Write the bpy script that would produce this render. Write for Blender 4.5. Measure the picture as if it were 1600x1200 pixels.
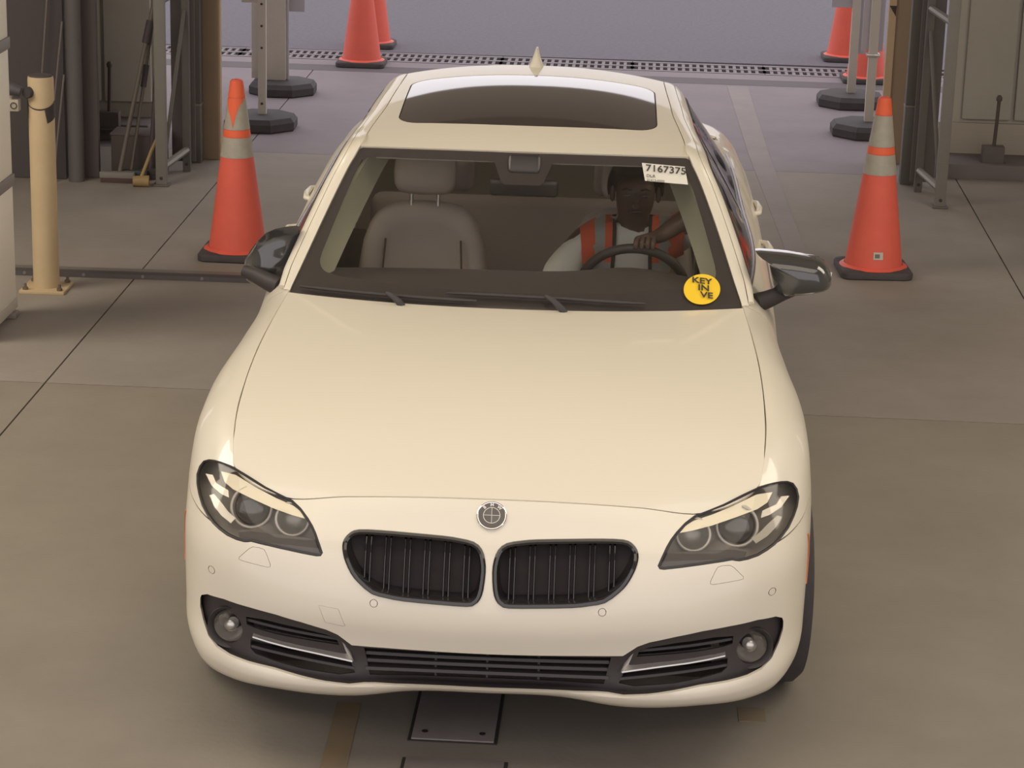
import bpy, bmesh, math, random
import numpy as np
from mathutils import Vector, Matrix
from mathutils.bvhtree import BVHTree

# ------------------------------------------------------------------ scene reset
for o in list(bpy.data.objects): bpy.data.objects.remove(o)
S = bpy.context.scene
COL = S.collection
random.seed(7); RNG = np.random.default_rng(3)

# ------------------------------------------------------------------ camera
CAM = Vector((0.243, -5.995, 2.942))
YAW, PITCH, ROLL = math.radians(-1.852), math.radians(16.647), math.radians(1.557)
f0 = Vector((math.sin(YAW), math.cos(YAW), 0)); r0 = Vector((math.cos(YAW), -math.sin(YAW), 0)); u0 = Vector((0, 0, 1))
fw = f0*math.cos(PITCH) - u0*math.sin(PITCH); up = f0*math.sin(PITCH) + u0*math.cos(PITCH)
rt = r0*math.cos(ROLL) + up*math.sin(ROLL); up2 = -r0*math.sin(ROLL) + up*math.cos(ROLL)
cd = bpy.data.cameras.new('camera'); cam = bpy.data.objects.new('camera', cd); COL.objects.link(cam)
M = Matrix((rt, up2, -fw)).transposed().to_4x4(); M.translation = CAM; cam.matrix_world = M
cd.sensor_width = 36; cd.lens = 3784.6/1600*36; cd.clip_end = 300
S.camera = cam

# ------------------------------------------------------------------ light
W = bpy.data.worlds.new('sky'); S.world = W; W.use_nodes = True
bg = W.node_tree.nodes['Background']; bg.inputs[0].default_value = (.84, .79, .81, 1); bg.inputs[1].default_value = 1.6
def area(name, loc, size, power, col, aim):
    l = bpy.data.lights.new(name, 'AREA'); l.shape = 'RECTANGLE'; l.size, l.size_y = size; l.energy = power; l.color = col
    o = bpy.data.objects.new(name, l); COL.objects.link(o); o.location = loc
    o.rotation_euler = (Vector(aim)-Vector(loc)).to_track_quat('-Z', 'Y').to_euler(); return o
WARM = (1, .89, .73)
area('bay_lamp', (0, -0.9, 4.3), (7.5, 3.4), 138, WARM, (0, -1.2, 0))
area('bay_lamp.001', (-3.9, 2.8, 4.3), (2.2, 11), 650, WARM, (-2.6, 2.8, 0))
area('bay_lamp.002', (3.7, 2.8, 4.3), (2.2, 11), 410, WARM, (2.6, 2.8, 0))
S.view_settings.view_transform = 'Standard'; S.view_settings.look = 'None'
S.view_settings.exposure = 0.0; S.view_settings.gamma = 1.0
S.view_settings.use_curve_mapping = False

# ------------------------------------------------------------------ materials
def lin(c): return tuple(((v/255)/12.92 if v/255 <= .04045 else ((v/255+.055)/1.055)**2.4) for v in c)
MATS = {}
def mat(name, rgb, rough=.6, metal=0, coat=0, noise=None, noise_scale=8, bump=0, bump_scale=60, spec=.5, linear=False):
    if name in MATS: return MATS[name]
    m = bpy.data.materials.new(name); m.use_nodes = True; nt = m.node_tree; b = nt.nodes['Principled BSDF']
    c = rgb if linear else lin(rgb)
    b.inputs['Base Color'].default_value = (*c, 1); b.inputs['Roughness'].default_value = rough
    b.inputs['Metallic'].default_value = metal; b.inputs['Coat Weight'].default_value = coat; b.inputs['Coat Roughness'].default_value = .04
    b.inputs['Specular IOR Level'].default_value = spec
    tc = nt.nodes.new('ShaderNodeTexCoord')
    if noise is not None:
        c2 = noise if linear else lin(noise)
        n = nt.nodes.new('ShaderNodeTexNoise'); n.inputs['Scale'].default_value = noise_scale; n.inputs['Detail'].default_value = 8; n.inputs['Roughness'].default_value = .65
        nt.links.new(tc.outputs['Object'], n.inputs['Vector'])
        r = nt.nodes.new('ShaderNodeValToRGB'); r.color_ramp.elements[0].position = .32; r.color_ramp.elements[1].position = .68
        r.color_ramp.elements[0].color = (*c, 1); r.color_ramp.elements[1].color = (*c2, 1)
        nt.links.new(n.outputs['Fac'], r.inputs['Fac']); nt.links.new(r.outputs['Color'], b.inputs['Base Color'])
    if bump:
        n2 = nt.nodes.new('ShaderNodeTexNoise'); n2.inputs['Scale'].default_value = bump_scale; n2.inputs['Detail'].default_value = 6
        nt.links.new(tc.outputs['Object'], n2.inputs['Vector'])
        bp = nt.nodes.new('ShaderNodeBump'); bp.inputs['Strength'].default_value = bump; bp.inputs['Distance'].default_value = .01
        nt.links.new(n2.outputs['Fac'], bp.inputs['Height']); nt.links.new(bp.outputs['Normal'], b.inputs['Normal'])
    MATS[name] = m; return m
def glass(name, tint, refl=1.0, rough=.02):
    m = bpy.data.materials.new(name); m.use_nodes = True; nt = m.node_tree; nt.nodes.clear()
    o = nt.nodes.new('ShaderNodeOutputMaterial'); mx = nt.nodes.new('ShaderNodeMixShader')
    lw = nt.nodes.new('ShaderNodeLayerWeight'); lw.inputs['Blend'].default_value = .5
    pw = nt.nodes.new('ShaderNodeMath'); pw.operation = 'POWER'; pw.inputs[1].default_value = 5
    ml = nt.nodes.new('ShaderNodeMath'); ml.operation = 'MULTIPLY_ADD'; ml.inputs[1].default_value = .75*refl; ml.inputs[2].default_value = .028*refl
    t = nt.nodes.new('ShaderNodeBsdfTransparent'); t.inputs[0].default_value = (*[v**.5 for v in tint], 1)
    g = nt.nodes.new('ShaderNodeBsdfGlossy'); g.inputs['Roughness'].default_value = rough
    nt.links.new(lw.outputs['Facing'], pw.inputs[0]); nt.links.new(pw.outputs[0], ml.inputs[0]); nt.links.new(ml.outputs[0], mx.inputs[0])
    nt.links.new(t.outputs[0], mx.inputs[1]); nt.links.new(g.outputs[0], mx.inputs[2]); nt.links.new(mx.outputs[0], o.inputs[0])
    MATS[name] = m; return m
PAINT = mat('white_paint', (.78, .725, .60), .36, coat=.45, linear=True)
GLOSSBLK = mat('gloss_black', (.022, .020, .020), .12, coat=.6, linear=True)
BLKPL = mat('black_plastic', (.045, .038, .037), .5, linear=True)
DARK = mat('dark_void', (.05, .041, .04), .9, linear=True)
CHROME = mat('satin_silver', (.62, .60, .57), .28, .85, linear=True)
BRIGHT = mat('bright_chrome', (.80, .79, .76), .12, 1, linear=True)
RUBBER = mat('rubber', (.045, .040, .042), .75, linear=True, noise=(.06, .053, .055), noise_scale=14)
CREAM = mat('cream_leather', (.51, .45, .385), .55, linear=True, noise=(.55, .485, .42), noise_scale=5)
PILLAR = mat('cream_trim', (.50, .50, .36), .7, linear=True)
CABIN = mat('cabin_dark', (.2, .165, .155), .7, linear=True)
WSGLASS = glass('windshield_glass', (.935, .93, .91), 2.4)
SIDEGLASS = glass('side_glass', (.5, .5, .46))
LENSGLASS = glass('lamp_lens', (.90, .89, .86), .75)
ROOFGLASS = mat('roof_glass', (.05, .042, .04), .05, coat=1, linear=True)
ORANGE = mat('marker_amber', (.62, .19, .075), .35, linear=True)

# ------------------------------------------------------------------ helpers
def tag(o, label=None, cat=None, group=None, kind=None):
    if label: o['label'] = label
    if cat: o['category'] = cat
    if group: o['group'] = group
    if kind: o['kind'] = kind
    return o
def root(name, loc=(0, 0, 0), rz=0, **k):
    o = bpy.data.objects.new(name, None); COL.objects.link(o); o.location = loc; o.rotation_euler = (0, 0, rz); o.empty_display_size = .1
    return tag(o, **k)
def obj(name, me, m=None, parent=None, smooth=None):
    if isinstance(me, bmesh.types.BMesh):
        b = me; me = bpy.data.meshes.new(name); b.to_mesh(me); b.free()
    if m is not None:
        me.materials.clear(); me.materials.append(m)
    if smooth is not None:
        me.polygons.foreach_set('use_smooth', [True]*len(me.polygons))
        if smooth < 180: me.set_sharp_from_angle(angle=math.radians(smooth))
    o = bpy.data.objects.new(name, me); COL.objects.link(o)
    if parent: o.parent = parent
    return o
def pyd(name, v, f):
    me = bpy.data.meshes.new(name); me.from_pydata([tuple(map(float, p)) for p in v], [], [tuple(map(int, q)) for q in f]); me.update(); return me
def fixn(me):
    b = bmesh.new(); b.from_mesh(me); bmesh.ops.remove_doubles(b, verts=b.verts, dist=1e-6); bmesh.ops.recalc_face_normals(b, faces=b.faces); b.to_mesh(me); b.free(); return me
def box(b, c, s, rot=None, bev=0):
    g = bmesh.ops.create_cube(b, size=1); vs = g['verts']
    bmesh.ops.scale(b, vec=s, verts=vs)
    if bev:
        es = list({e for v in vs for e in v.link_edges}); r = bmesh.ops.bevel(b, geom=es, offset=bev, segments=2, affect='EDGES', profile=.6)
        vs = list({v for f in r['faces'] for v in f.verts} | {v for v in vs if v.is_valid})
    if rot is not None: bmesh.ops.rotate(b, cent=(0, 0, 0), matrix=rot, verts=vs)
    bmesh.ops.translate(b, vec=c, verts=vs); return vs
def boxobj(name, c, s, m, parent=None, rot=None, bev=.004, smooth=40):
    b = bmesh.new(); box(b, c, s, rot, bev); return obj(name, b, m, parent, smooth)
def tube(b, pts, r, n=12, cap=True):
    pts = [Vector(p) for p in pts]; rs = r if isinstance(r, (list, tuple)) else [r]*len(pts); rings = []
    t0 = (pts[1]-pts[0]).normalized(); ref = Vector((0, 0, 1)) if abs(t0.z) < .9 else Vector((1, 0, 0))
    for i, p in enumerate(pts):
        t = (pts[min(i+1, len(pts)-1)]-pts[max(i-1, 0)]).normalized(); u = t.cross(ref).normalized(); v = u.cross(t)
        rings.append([b.verts.new(p+(u*math.cos(a)+v*math.sin(a))*rs[i]) for a in [2*math.pi*k/n for k in range(n)]])
    for A, B in zip(rings, rings[1:]):
        for k in range(n): b.faces.new((A[k], A[(k+1) % n], B[(k+1) % n], B[k]))
    if cap: b.faces.new(rings[0][::-1]); b.faces.new(rings[-1])
def lathe(b, prof, n=32, c=(0, 0, 0), frame=None, cap=False):
    """prof (r,h) around an axis; frame = 3x3 (u,v,axis)"""
    F = frame or Matrix.Identity(3); c = Vector(c); rings = []
    for r, h in prof:
        rings.append([b.verts.new(c+F @ Vector((r*math.cos(2*math.pi*k/n), r*math.sin(2*math.pi*k/n), h))) for k in range(n)])
    for A, B in zip(rings, rings[1:]):
        for k in range(n): b.faces.new((A[k], A[(k+1) % n], B[(k+1) % n], B[k]))
    if cap and prof[0][0] > 1e-6: b.faces.new(rings[0][::-1])
    if cap and prof[-1][0] > 1e-6: b.faces.new(rings[-1])
    bmesh.ops.remove_doubles(b, verts=b.verts, dist=1e-6); bmesh.ops.recalc_face_normals(b, faces=b.faces)
def frame_z(n, upv=(0, 0, 1)):
    n = Vector(n).normalized(); u = Vector(upv).cross(n).normalized(); v = n.cross(u); return Matrix((u, v, n)).transposed()
def text_obj(name, s, size, m, mw, parent, ext=.0004, bold=0, align='CENTER'):
    cu = bpy.data.curves.new(name, 'FONT'); cu.body = s; cu.size = size; cu.align_x = align; cu.align_y = 'CENTER'; cu.extrude = ext; cu.offset = bold; cu.resolution_u = 3
    t = bpy.data.objects.new(name, cu); COL.objects.link(t); dg = bpy.context.evaluated_depsgraph_get(); me = bpy.data.meshes.new_from_object(t.evaluated_get(dg)); bpy.data.objects.remove(t)
    me.transform(mw); return obj(name, me, m, parent)
def copy_tree(o, parent=None, **k):
    c = o.copy(); COL.objects.link(c); c.parent = parent
    for ch in list(o.children): copy_tree(ch, c)
    return tag(c, **k)
def mirror_mesh(me):
    m2 = me.copy(); m2.transform(Matrix.Scale(-1, 4, (1, 0, 0))); m2.flip_normals(); return m2
def boolean(me, cutters, op='DIFFERENCE'):
    o = bpy.data.objects.new('t', me); COL.objects.link(o); cs = []
    for c in cutters:
        co = bpy.data.objects.new('c', c); COL.objects.link(co); cs.append(co)
        md = o.modifiers.new('b', 'BOOLEAN'); md.object = co; md.operation = op; md.solver = 'EXACT'
    dg = bpy.context.evaluated_depsgraph_get(); r = bpy.data.meshes.new_from_object(o.evaluated_get(dg))
    for x in cs+[o]: bpy.data.objects.remove(x)
    return r
def prism(pts, d, t0, t1):
    """closed prism: 3d outline swept along d between planes p.d = t0 and t1"""
    d = Vector(d).normalized(); n = len(pts); P = [Vector(p) for p in pts]
    v = [p+d*(t0-p.dot(d)) for p in P]+[p+d*(t1-p.dot(d)) for p in P]
    f = [tuple(range(n))[::-1], tuple(range(n, 2*n))]+[(i, (i+1) % n, n+(i+1) % n, n+i) for i in range(n)]
    return fixn(pyd('p', v, f))
def smooth_loop(pts, m=3):
    P = np.array(pts, float); n = len(P); Q = np.concatenate([P[-3:], P, P[:4]])
    out = []
    for i in range(3, 3+n):
        p0, p1, p2, p3 = Q[i-1], Q[i], Q[i+1], Q[i+2]
        for k in range(m):
            t = k/m; out.append(.5*((2*p1)+(-p0+p2)*t+(2*p0-5*p1+4*p2-p3)*t*t+(-p0+3*p1-3*p2+p3)*t**3))
    return np.array(out)
def offset2(P, d):
    """offset a closed 2d loop inwards by d"""
    P = np.asarray(P, float); A = .5*np.sum(P[:, 0]*np.roll(P[:, 1], -1)-np.roll(P[:, 0], -1)*P[:, 1]); s = 1 if A > 0 else -1
    e = np.roll(P, -1, 0)-np.roll(P, 1, 0); nrm = np.c_[-e[:, 1], e[:, 0]]*s; nrm /= np.linalg.norm(nrm, axis=1)[:, None]+1e-12
    return P+nrm*d
def grid_normals(G):
    du = np.gradient(G, axis=1); dv = np.gradient(G, axis=0); n = np.cross(du, dv); return n/(np.linalg.norm(n, axis=2)[..., None]+1e-12)
def solid(G, t, mask=None, gap=0, out=0, flip=1):
    """closed solid from the masked cells of a surface grid: skin at +out, back at -t, edges drawn in by gap"""
    G = np.asarray(G, float); R_, C_ = G.shape[:2]; N = grid_normals(G)*flip
    mask = np.ones((R_-1, C_-1), bool) if mask is None else mask
    idx = -np.ones((R_, C_), int); cells = np.argwhere(mask); cnt = np.zeros((R_, C_)); acc = np.zeros((R_, C_, 3))
    for r, c in cells:
        cen = (G[r, c]+G[r+1, c]+G[r, c+1]+G[r+1, c+1])/4
        for a, b_ in ((r, c), (r+1, c), (r, c+1), (r+1, c+1)): cnt[a, b_] += 1; acc[a, b_] += cen
    ids = np.argwhere(cnt > 0)
    for k, (r, c) in enumerate(ids): idx[r, c] = k
    P = G.copy()
    if gap:
        for r, c in ids:
            if cnt[r, c] < 4:
                d = acc[r, c]/cnt[r, c]-G[r, c]; P[r, c] = G[r, c]+d/(np.linalg.norm(d)+1e-9)*gap
    n = len(ids); v = [P[r, c]+N[r, c]*out for r, c in ids]+[P[r, c]-N[r, c]*t for r, c in ids]
    f = []; edges = {}
    for r, c in cells:
        q = [idx[r, c], idx[r, c+1], idx[r+1, c+1], idx[r+1, c]]; f.append(q); f.append([x+n for x in q[::-1]])
        for i in range(4):
            e = (q[i], q[(i+1) % 4]); 
            if (e[1], e[0]) in edges: del edges[(e[1], e[0])]
            else: edges[e] = 1
    for a, b_ in edges: f.append([b_, a, a+n, b_+n])
    return fixn(pyd('s', v, f))
# ---- car body control net (half car, +x side, car space: y back from the nose, z up) ----
NET = [
 [(0,.17,.27),(.2,.17,.27),(.4,.17,.265),(.58,.20,.262),(.70,.25,.262),(.77,.32,.27),(.82,.42,.28),(.85,.56,.26),(.86,.85,.22),(.86,1.3,.22),(.86,1.72,.22),(.86,2.05,.22),(.86,3.0,.22),(.86,3.7,.22),(.86,4.2,.24),(.80,4.6,.28),(.5,4.75,.30),(0,4.78,.30)],
 [(0,.066,.291),(.2,.063,.291),(.36,.044,.283),(.58,.078,.279),(.70,.128,.281),(.785,.198,.289),(.845,.33,.30),(.872,.52,.29),(.885,.85,.25),(.888,1.3,.25),(.885,1.72,.25),(.885,2.05,.25),(.885,3.0,.25),(.885,3.7,.25),(.885,4.2,.27),(.82,4.64,.31),(.5,4.83,.33),(0,4.86,.33)],
 [(0,.036,.316),(.2,.034,.316),(.37,.024,.310),(.58,.055,.309),(.71,.112,.317),(.797,.192,.330),(.858,.33,.35),(.885,.52,.34),(.898,.85,.32),(.90,1.3,.32),(.897,1.72,.32),(.895,2.05,.32),(.897,3.0,.32),(.90,3.7,.32),(.895,4.2,.33),(.83,4.66,.37),(.5,4.86,.39),(0,4.89,.39)],
 [(0,.045,.38),(.2,.048,.38),(.4,.06,.38),(.58,.09,.385),(.71,.14,.40),(.80,.215,.41),(.858,.335,.42),(.889,.52,.41),(.903,.85,.40),(.905,1.3,.40),(.902,1.72,.40),(.90,2.05,.40),(.902,3.0,.40),(.906,3.7,.40),(.90,4.2,.41),(.835,4.67,.45),(.5,4.87,.47),(0,4.90,.47)],
 [(0,.028,.43),(.2,.033,.43),(.4,.052,.435),(.58,.088,.44),(.71,.142,.455),(.80,.22,.465),(.86,.34,.48),(.89,.52,.48),(.906,.85,.48),(.91,1.3,.48),(.905,1.72,.48),(.903,2.05,.48),(.905,3.0,.48),(.91,3.7,.48),(.902,4.2,.50),(.838,4.68,.54),(.5,4.88,.56),(0,4.91,.56)],
 [(0,.005,.50),(.2,.011,.50),(.4,.032,.505),(.58,.075,.51),(.71,.138,.525),(.80,.222,.54),(.861,.345,.55),(.892,.52,.56),(.91,.85,.56),(.90,1.3,.56),(.89,1.72,.56),(.893,2.05,.57),(.907,3.0,.57),(.912,3.7,.58),(.903,4.2,.60),(.84,4.68,.64),(.5,4.88,.66),(0,4.91,.66)],
 [(0,.02,.595),(.2,.024,.595),(.4,.043,.595),(.58,.085,.60),(.71,.145,.61),(.798,.228,.62),(.86,.35,.63),(.891,.52,.64),(.91,.85,.65),(.898,1.3,.65),(.885,1.72,.66),(.89,2.05,.67),(.909,3.0,.68),(.914,3.7,.69),(.902,4.2,.71),(.835,4.67,.75),(.5,4.86,.77),(0,4.89,.77)],
 [(0,.065,.685),(.2,.068,.685),(.4,.082,.68),(.58,.115,.68),(.705,.175,.685),(.79,.26,.695),(.852,.385,.71),(.885,.54,.73),(.905,.86,.745),(.890,1.3,.75),(.877,1.72,.77),(.885,2.05,.78),(.904,3.0,.79),(.908,3.7,.80),(.892,4.2,.83),(.82,4.65,.87),(.5,4.83,.89),(0,4.86,.89)],
 [(0,.125,.76),(.2,.127,.757),(.4,.14,.748),(.575,.172,.742),(.70,.24,.755),(.777,.335,.775),(.832,.46,.80),(.868,.61,.83),(.885,.92,.86),(.866,1.32,.875),(.855,1.7,.88),(.866,2.05,.89),(.884,3.0,.90),(.885,3.7,.92),(.862,4.2,.95),(.785,4.63,.98),(.5,4.81,.99),(0,4.84,.99)],
 [(0,.148,.788),(.2,.151,.785),(.4,.165,.774),(.572,.196,.757),(.708,.285,.789),(.765,.375,.818),(.80,.52,.86),(.823,.68,.893),(.838,.97,.922),(.82,1.33,.942),(.805,1.66,.955),(.83,2.05,.965),(.845,3.0,.975),(.84,3.7,.995),(.81,4.2,1.02),(.74,4.61,1.03),(.5,4.79,1.03),(0,4.83,1.03)],
 [(0,.168,.812),(.2,.1734,.8085),(.4,.1919,.7954),(.57,.222,.7755),(.720,.324,.8135),(.741,.43,.856),(.757,.60,.90),(.761,.80,.932),(.76,1.05,.96),(.75,1.35,.982),(.738,1.62,.995),(.79,2.05,1.012),(.797,3.0,1.025),(.785,3.7,1.045),(.75,4.2,1.062),(.68,4.57,1.055),(.48,4.75,1.05),(0,4.79,1.05)],
]
def catmull(P, m):
    """interpolating spline through P (n,...) -> dense samples, m per span"""
    P = np.asarray(P, float); n = len(P); out = []
    d = np.linalg.norm(np.diff(P.reshape(n, -1), axis=0), axis=1)
    T = np.zeros_like(P)
    for i in range(1, n-1):
        a, b = d[i-1]+1e-9, d[i]+1e-9
        T[i] = ((P[i]-P[i-1])/a*b + (P[i+1]-P[i])/b*a)/(a+b)
    T[0] = 2*(P[1]-P[0])/(d[0]+1e-9) - T[1] if n > 2 else (P[1]-P[0])/(d[0]+1e-9)
    T[-1] = 2*(P[-1]-P[-2])/(d[-1]+1e-9) - T[-2] if n > 2 else (P[1]-P[0])/(d[0]+1e-9)
    for i in range(n-1):
        h = d[i]
        for k in range(m):
            t = k/m; t2 = t*t; t3 = t2*t
            out.append((2*t3-3*t2+1)*P[i]+(t3-2*t2+t)*h*T[i]+(-2*t3+3*t2)*P[i+1]+(t3-t2)*h*T[i+1])
    out.append(P[-1]); return np.array(out)
def full_rows(net):
    N = np.array(net, float)
    M = N[:, :0:-1].copy(); M[:, :, 0] *= -1
    return np.concatenate([M, N], axis=1)
def dense(net, mu, mv):
    N = np.asarray(net, float)
    A = np.array([catmull(r, mv) for r in N])
    return np.array([catmull(A[:, j], mu) for j in range(A.shape[1])]).transpose(1, 0, 2)
def body_grid_from(net, mu, mv): return dense(full_rows(net), mu, mv)
def body_grid(mu=4, mv=6): return body_grid_from(NET, mu, mv)
TOPROW = np.array(NET[-1], float)
HC = np.array([(0,.168,.812),(0,.30,.853),(0,.50,.905),(0,.75,.95),(0,1.0,.976),(0,1.25,.989),(0,1.5,.990)])
HSIDE_Y = [.222,.34,.50,.75,1.02,1.32,1.60]
def hood_grid(ns=41):
    side = catmull(TOPROW[3:11], 10)
    hs = np.array([[np.interp(y, side[:, 1], side[:, k]) for k in range(3)] for y in HSIDE_Y])
    rows = []
    r9 = catmull(TOPROW, 12); r9 = r9[:48]
    for k, (c, s) in enumerate(zip(HC, hs)):
        r = []
        for u in np.linspace(-1, 1, ns):
            a = abs(u)**2.2
            z = c[2]+(s[2]-c[2])*a
            y = c[1]+(s[1]-c[1])*a
            if k == 0: y, z = np.interp(abs(u)*s[0], r9[:, 0], r9[:, 1]), np.interp(abs(u)*s[0], r9[:, 0], r9[:, 2])
            r.append((u*s[0], y, z))
        rows.append(r)
    rows = np.array(rows)
    return np.array([catmull(rows[:, j], 6) for j in range(ns)]).transpose(1, 0, 2)
E0 = np.array([(.735,1.62,.994),(.712,1.72,1.048),(.687,1.83,1.108),(.66,1.925,1.172),(.63,2.01,1.24),(.598,2.085,1.308),(.562,2.15,1.375),(.547,2.33,1.398),(.532,2.49,1.412),(.518,2.64,1.423),(.51,2.85,1.432),(.502,3.05,1.437),(.497,3.35,1.43),(.515,3.7,1.34),(.56,4.1,1.13)])
def wind_grid(ns=61, m=8):
    """windshield: rows bottom -> top, columns left -> right; first row runs down under the hood edge"""
    side = E0[:7]; d = np.linspace(.12, .045, 7); e = np.linspace(-.006, .008, 7); rows = []
    S0 = np.vstack([side[0]+(.01, -.07, -.055), side]); d = np.r_[.12, d]; e = np.r_[-.006, e]
    for s, dd, ee in zip(S0, d, e):
        rows.append([(u*s[0], s[1]-dd*(1-u*u), s[2]+ee*(1-u*u)) for u in np.linspace(-1, 1, ns)])
    rows = np.array(rows); return np.array([catmull(rows[:, j], m) for j in range(ns)]).transpose(1, 0, 2)
RZ = ([2.105, 2.25, 2.4, 2.6, 2.8, 3.0, 3.2, 3.45], [1.383, 1.415, 1.438, 1.460, 1.473, 1.478, 1.476, 1.462])
def roof_grid(ns=61, m=6):
    rows = []
    for s in E0[6:13]:
        k = (s[1]-2.15)/1.2; yc = s[1]-.045+.145*k; zc = np.interp(yc, *RZ)
        rows.append([(u*s[0], s[1]+(yc-s[1])*(1-u*u), s[2]+(zc-s[2])*(1-abs(u)**2.3)) for u in np.linspace(-1, 1, ns)])
    rows = np.array(rows); return np.array([catmull(rows[:, j], m) for j in range(ns)]).transpose(1, 0, 2)
# ================================================================== THE SETTING
FR = -.019                                                               # the bay runs a little askew of the car
def fl(x, y): c, s = math.cos(FR), math.sin(FR); return (x*c+y*s*0 - y*math.tan(-FR)*0, y)
CONC = mat('concrete', (.220, .193, .155), .75, linear=True, noise=(.262, .232, .188), noise_scale=1.6, bump=.08, bump_scale=40)
CONC2 = mat('concrete_back', (.242, .214, .187), .8, linear=True, noise=(.288, .256, .226), noise_scale=1.8, bump=.08, bump_scale=40)
CONC3 = mat('concrete_apron', (.212, .184, .20), .8, linear=True, noise=(.25, .217, .234), noise_scale=2.2, bump=.1, bump_scale=50)  # purple tint of the outdoor light put into the concrete colour
ASPH = mat('asphalt', (.122, .115, .136), .9, linear=True, noise=(.162, .151, .175), noise_scale=28, bump=.35, bump_scale=160)  # asphalt likewise carries the purple outdoor light in its colour
JOINT = mat('joint', (.07, .06, .055), .9, linear=True)
floor = root('floor', (0, 0, 0), FR, kind='structure')
boxobj('joint_bed', (0, 1.5, -.10), (16, 20.6, .15), JOINT, floor, bev=0, smooth=None)
XJ = [-7.0, -2.085, 2.265, 7.0]; YJ = [-8.0, -1.6, 3.57, 8.58, 11.70]
for i in range(3):
    for j in range(4):
        x0, x1, y0, y1 = XJ[i]+.004, XJ[i+1]-.004, YJ[j]+.003, YJ[j+1]-.003
        b = bmesh.new(); box(b, ((x0+x1)/2, (y0+y1)/2, -.02), (x1-x0, y1-y0, .04))
        obj('slab', b, (CONC, CONC, CONC2, CONC3)[j] if not (j == 2) else CONC2, floor)
boxobj('edge_strip', (0, 11.83, -.02), (14, .25, .04), mat('apron_dark', (.125, .112, .12), .85, linear=True), floor, bev=0, smooth=None)
boxobj('edge_strip', (0, 12.085, -.02), (14, .25, .04), CONC3, floor, bev=0, smooth=None)
ground = boxobj('ground', (0, 32.7, -.06), (60, 40, .12), ASPH, None, bev=0, smooth=None); tag(ground, kind='structure')
# walls of the bay end, ceiling, lintel
WALLM = mat('sheet_wall', (.36, .335, .29), .7, linear=True, noise=(.40, .375, .33), noise_scale=1.2)
def wall(name, c, s, m, rz=0): o = boxobj(name, c, s, m, None, Matrix.Rotation(rz, 3, 'Z'), 0, None); return tag(o, kind='structure')
wl = wall('wall_left', (-4.4, 9.15, 1.9), (3.7, .08, 3.8), WALLM); wr = wall('wall_right', (4.35, 8.95, 1.9), (3.86, .08, 3.8), WALLM)
CEIL = mat('ceiling_sheet', (.45, .41, .36), .9, linear=True)
wall('ceiling', (0, 2.95, 4.45), (14, 12.9, .1), CEIL)
wall('trim_1', (0, 9.22, 3.64), (14, .10, 1.58), CEIL)
wall('wall_side_left', (-6.9, 2.9, 2.2), (.1, 12.8, 4.4), WALLM); wall('wall_side_right', (6.9, 2.9, 2.2), (.1, 12.8, 4.4), WALLM)
SH = mat('sheet_rib', (.20, .19, .165), .7, linear=True)
for k in range(4):
    boxobj('sheet_panel', (2.66+.32*k-.02, 8.895, 1.75), (.30, .03, 2.9), mat('sheet_panel_m', (.33, .315, .27), .65, linear=True, noise=(.37, .35, .30), noise_scale=2), wr, bev=.012)
for k in range(3):
    boxobj('sheet_panel', (-2.72-.32*k, 9.095, 1.75), (.30, .03, 3.1), mat('sheet_shade_lift', (.50, .48, .42), .65, linear=True, noise=(.55, .53, .46), noise_scale=2), wl, bev=.012)  # same sheet as opposite; missing light in this corner put into its colour
boxobj('sill', (3.6, 8.72, .045), (2.6, .42, .09), mat('sill_dark', (.15, .13, .125), .8, linear=True), wr); boxobj('sill', (-4.0, 8.98, .05), (2.9, .3, .10), MATS['sill_dark'], wl)
boxobj('skirting', (3.55, 8.885, .17), (2.4, .03, .22), mat('skirt_tan', (.32, .28, .235), .7, linear=True), wr)
# ================================================================== THE CAR
CAR = root('car', (0, 0, -.04), label='white four-door sedan with black twin grille and lit bay in front', cat='car')
CAR['label'] = 'white four-door sedan with black twin grille and sunroof'
MU, MV = 4, 6
BG = body_grid(MU, MV); NR, NC = BG.shape[:2]; CC = (NC-1)//2           # CC = centre column
def ci(k): return int(round(k*MV))                                       # control column -> dense offset
def ri(k): return int(round(k*MU))
cols = np.abs(np.arange(NC-1)+.5-CC)[None, :]*np.ones((NR-1, 1)); rowi = (np.arange(NR-1)+.5)[:, None]*np.ones((1, NC-1))
right = (np.arange(NC-1)+.5 > CC)[None, :]*np.ones((NR-1, 1), bool)
fender_m = ((cols > ci(4)) & (cols < ci(10)) & (rowi > ri(7))) | ((cols > ci(8)) & (cols < ci(10)))
bumper_m = (cols < ci(8)) & ~fender_m
BV = BVHTree.FromPolygons([tuple(p) for p in BG.reshape(-1, 3)], [(r*NC+c, r*NC+c+1, (r+1)*NC+c+1, (r+1)*NC+c) for r in range(NR-1) for c in range(NC-1)])
def skin_y(x, z):
    h = BV.ray_cast(Vector((x, -.5, z)), Vector((0, 1, 0))); return h[0].y if h[0] is not None else .15
def skin_n(x, z):
    h = BV.ray_cast(Vector((x, -.5, z)), Vector((0, 1, 0))); n = h[1]; return n if n.y < 0 else -n

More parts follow.
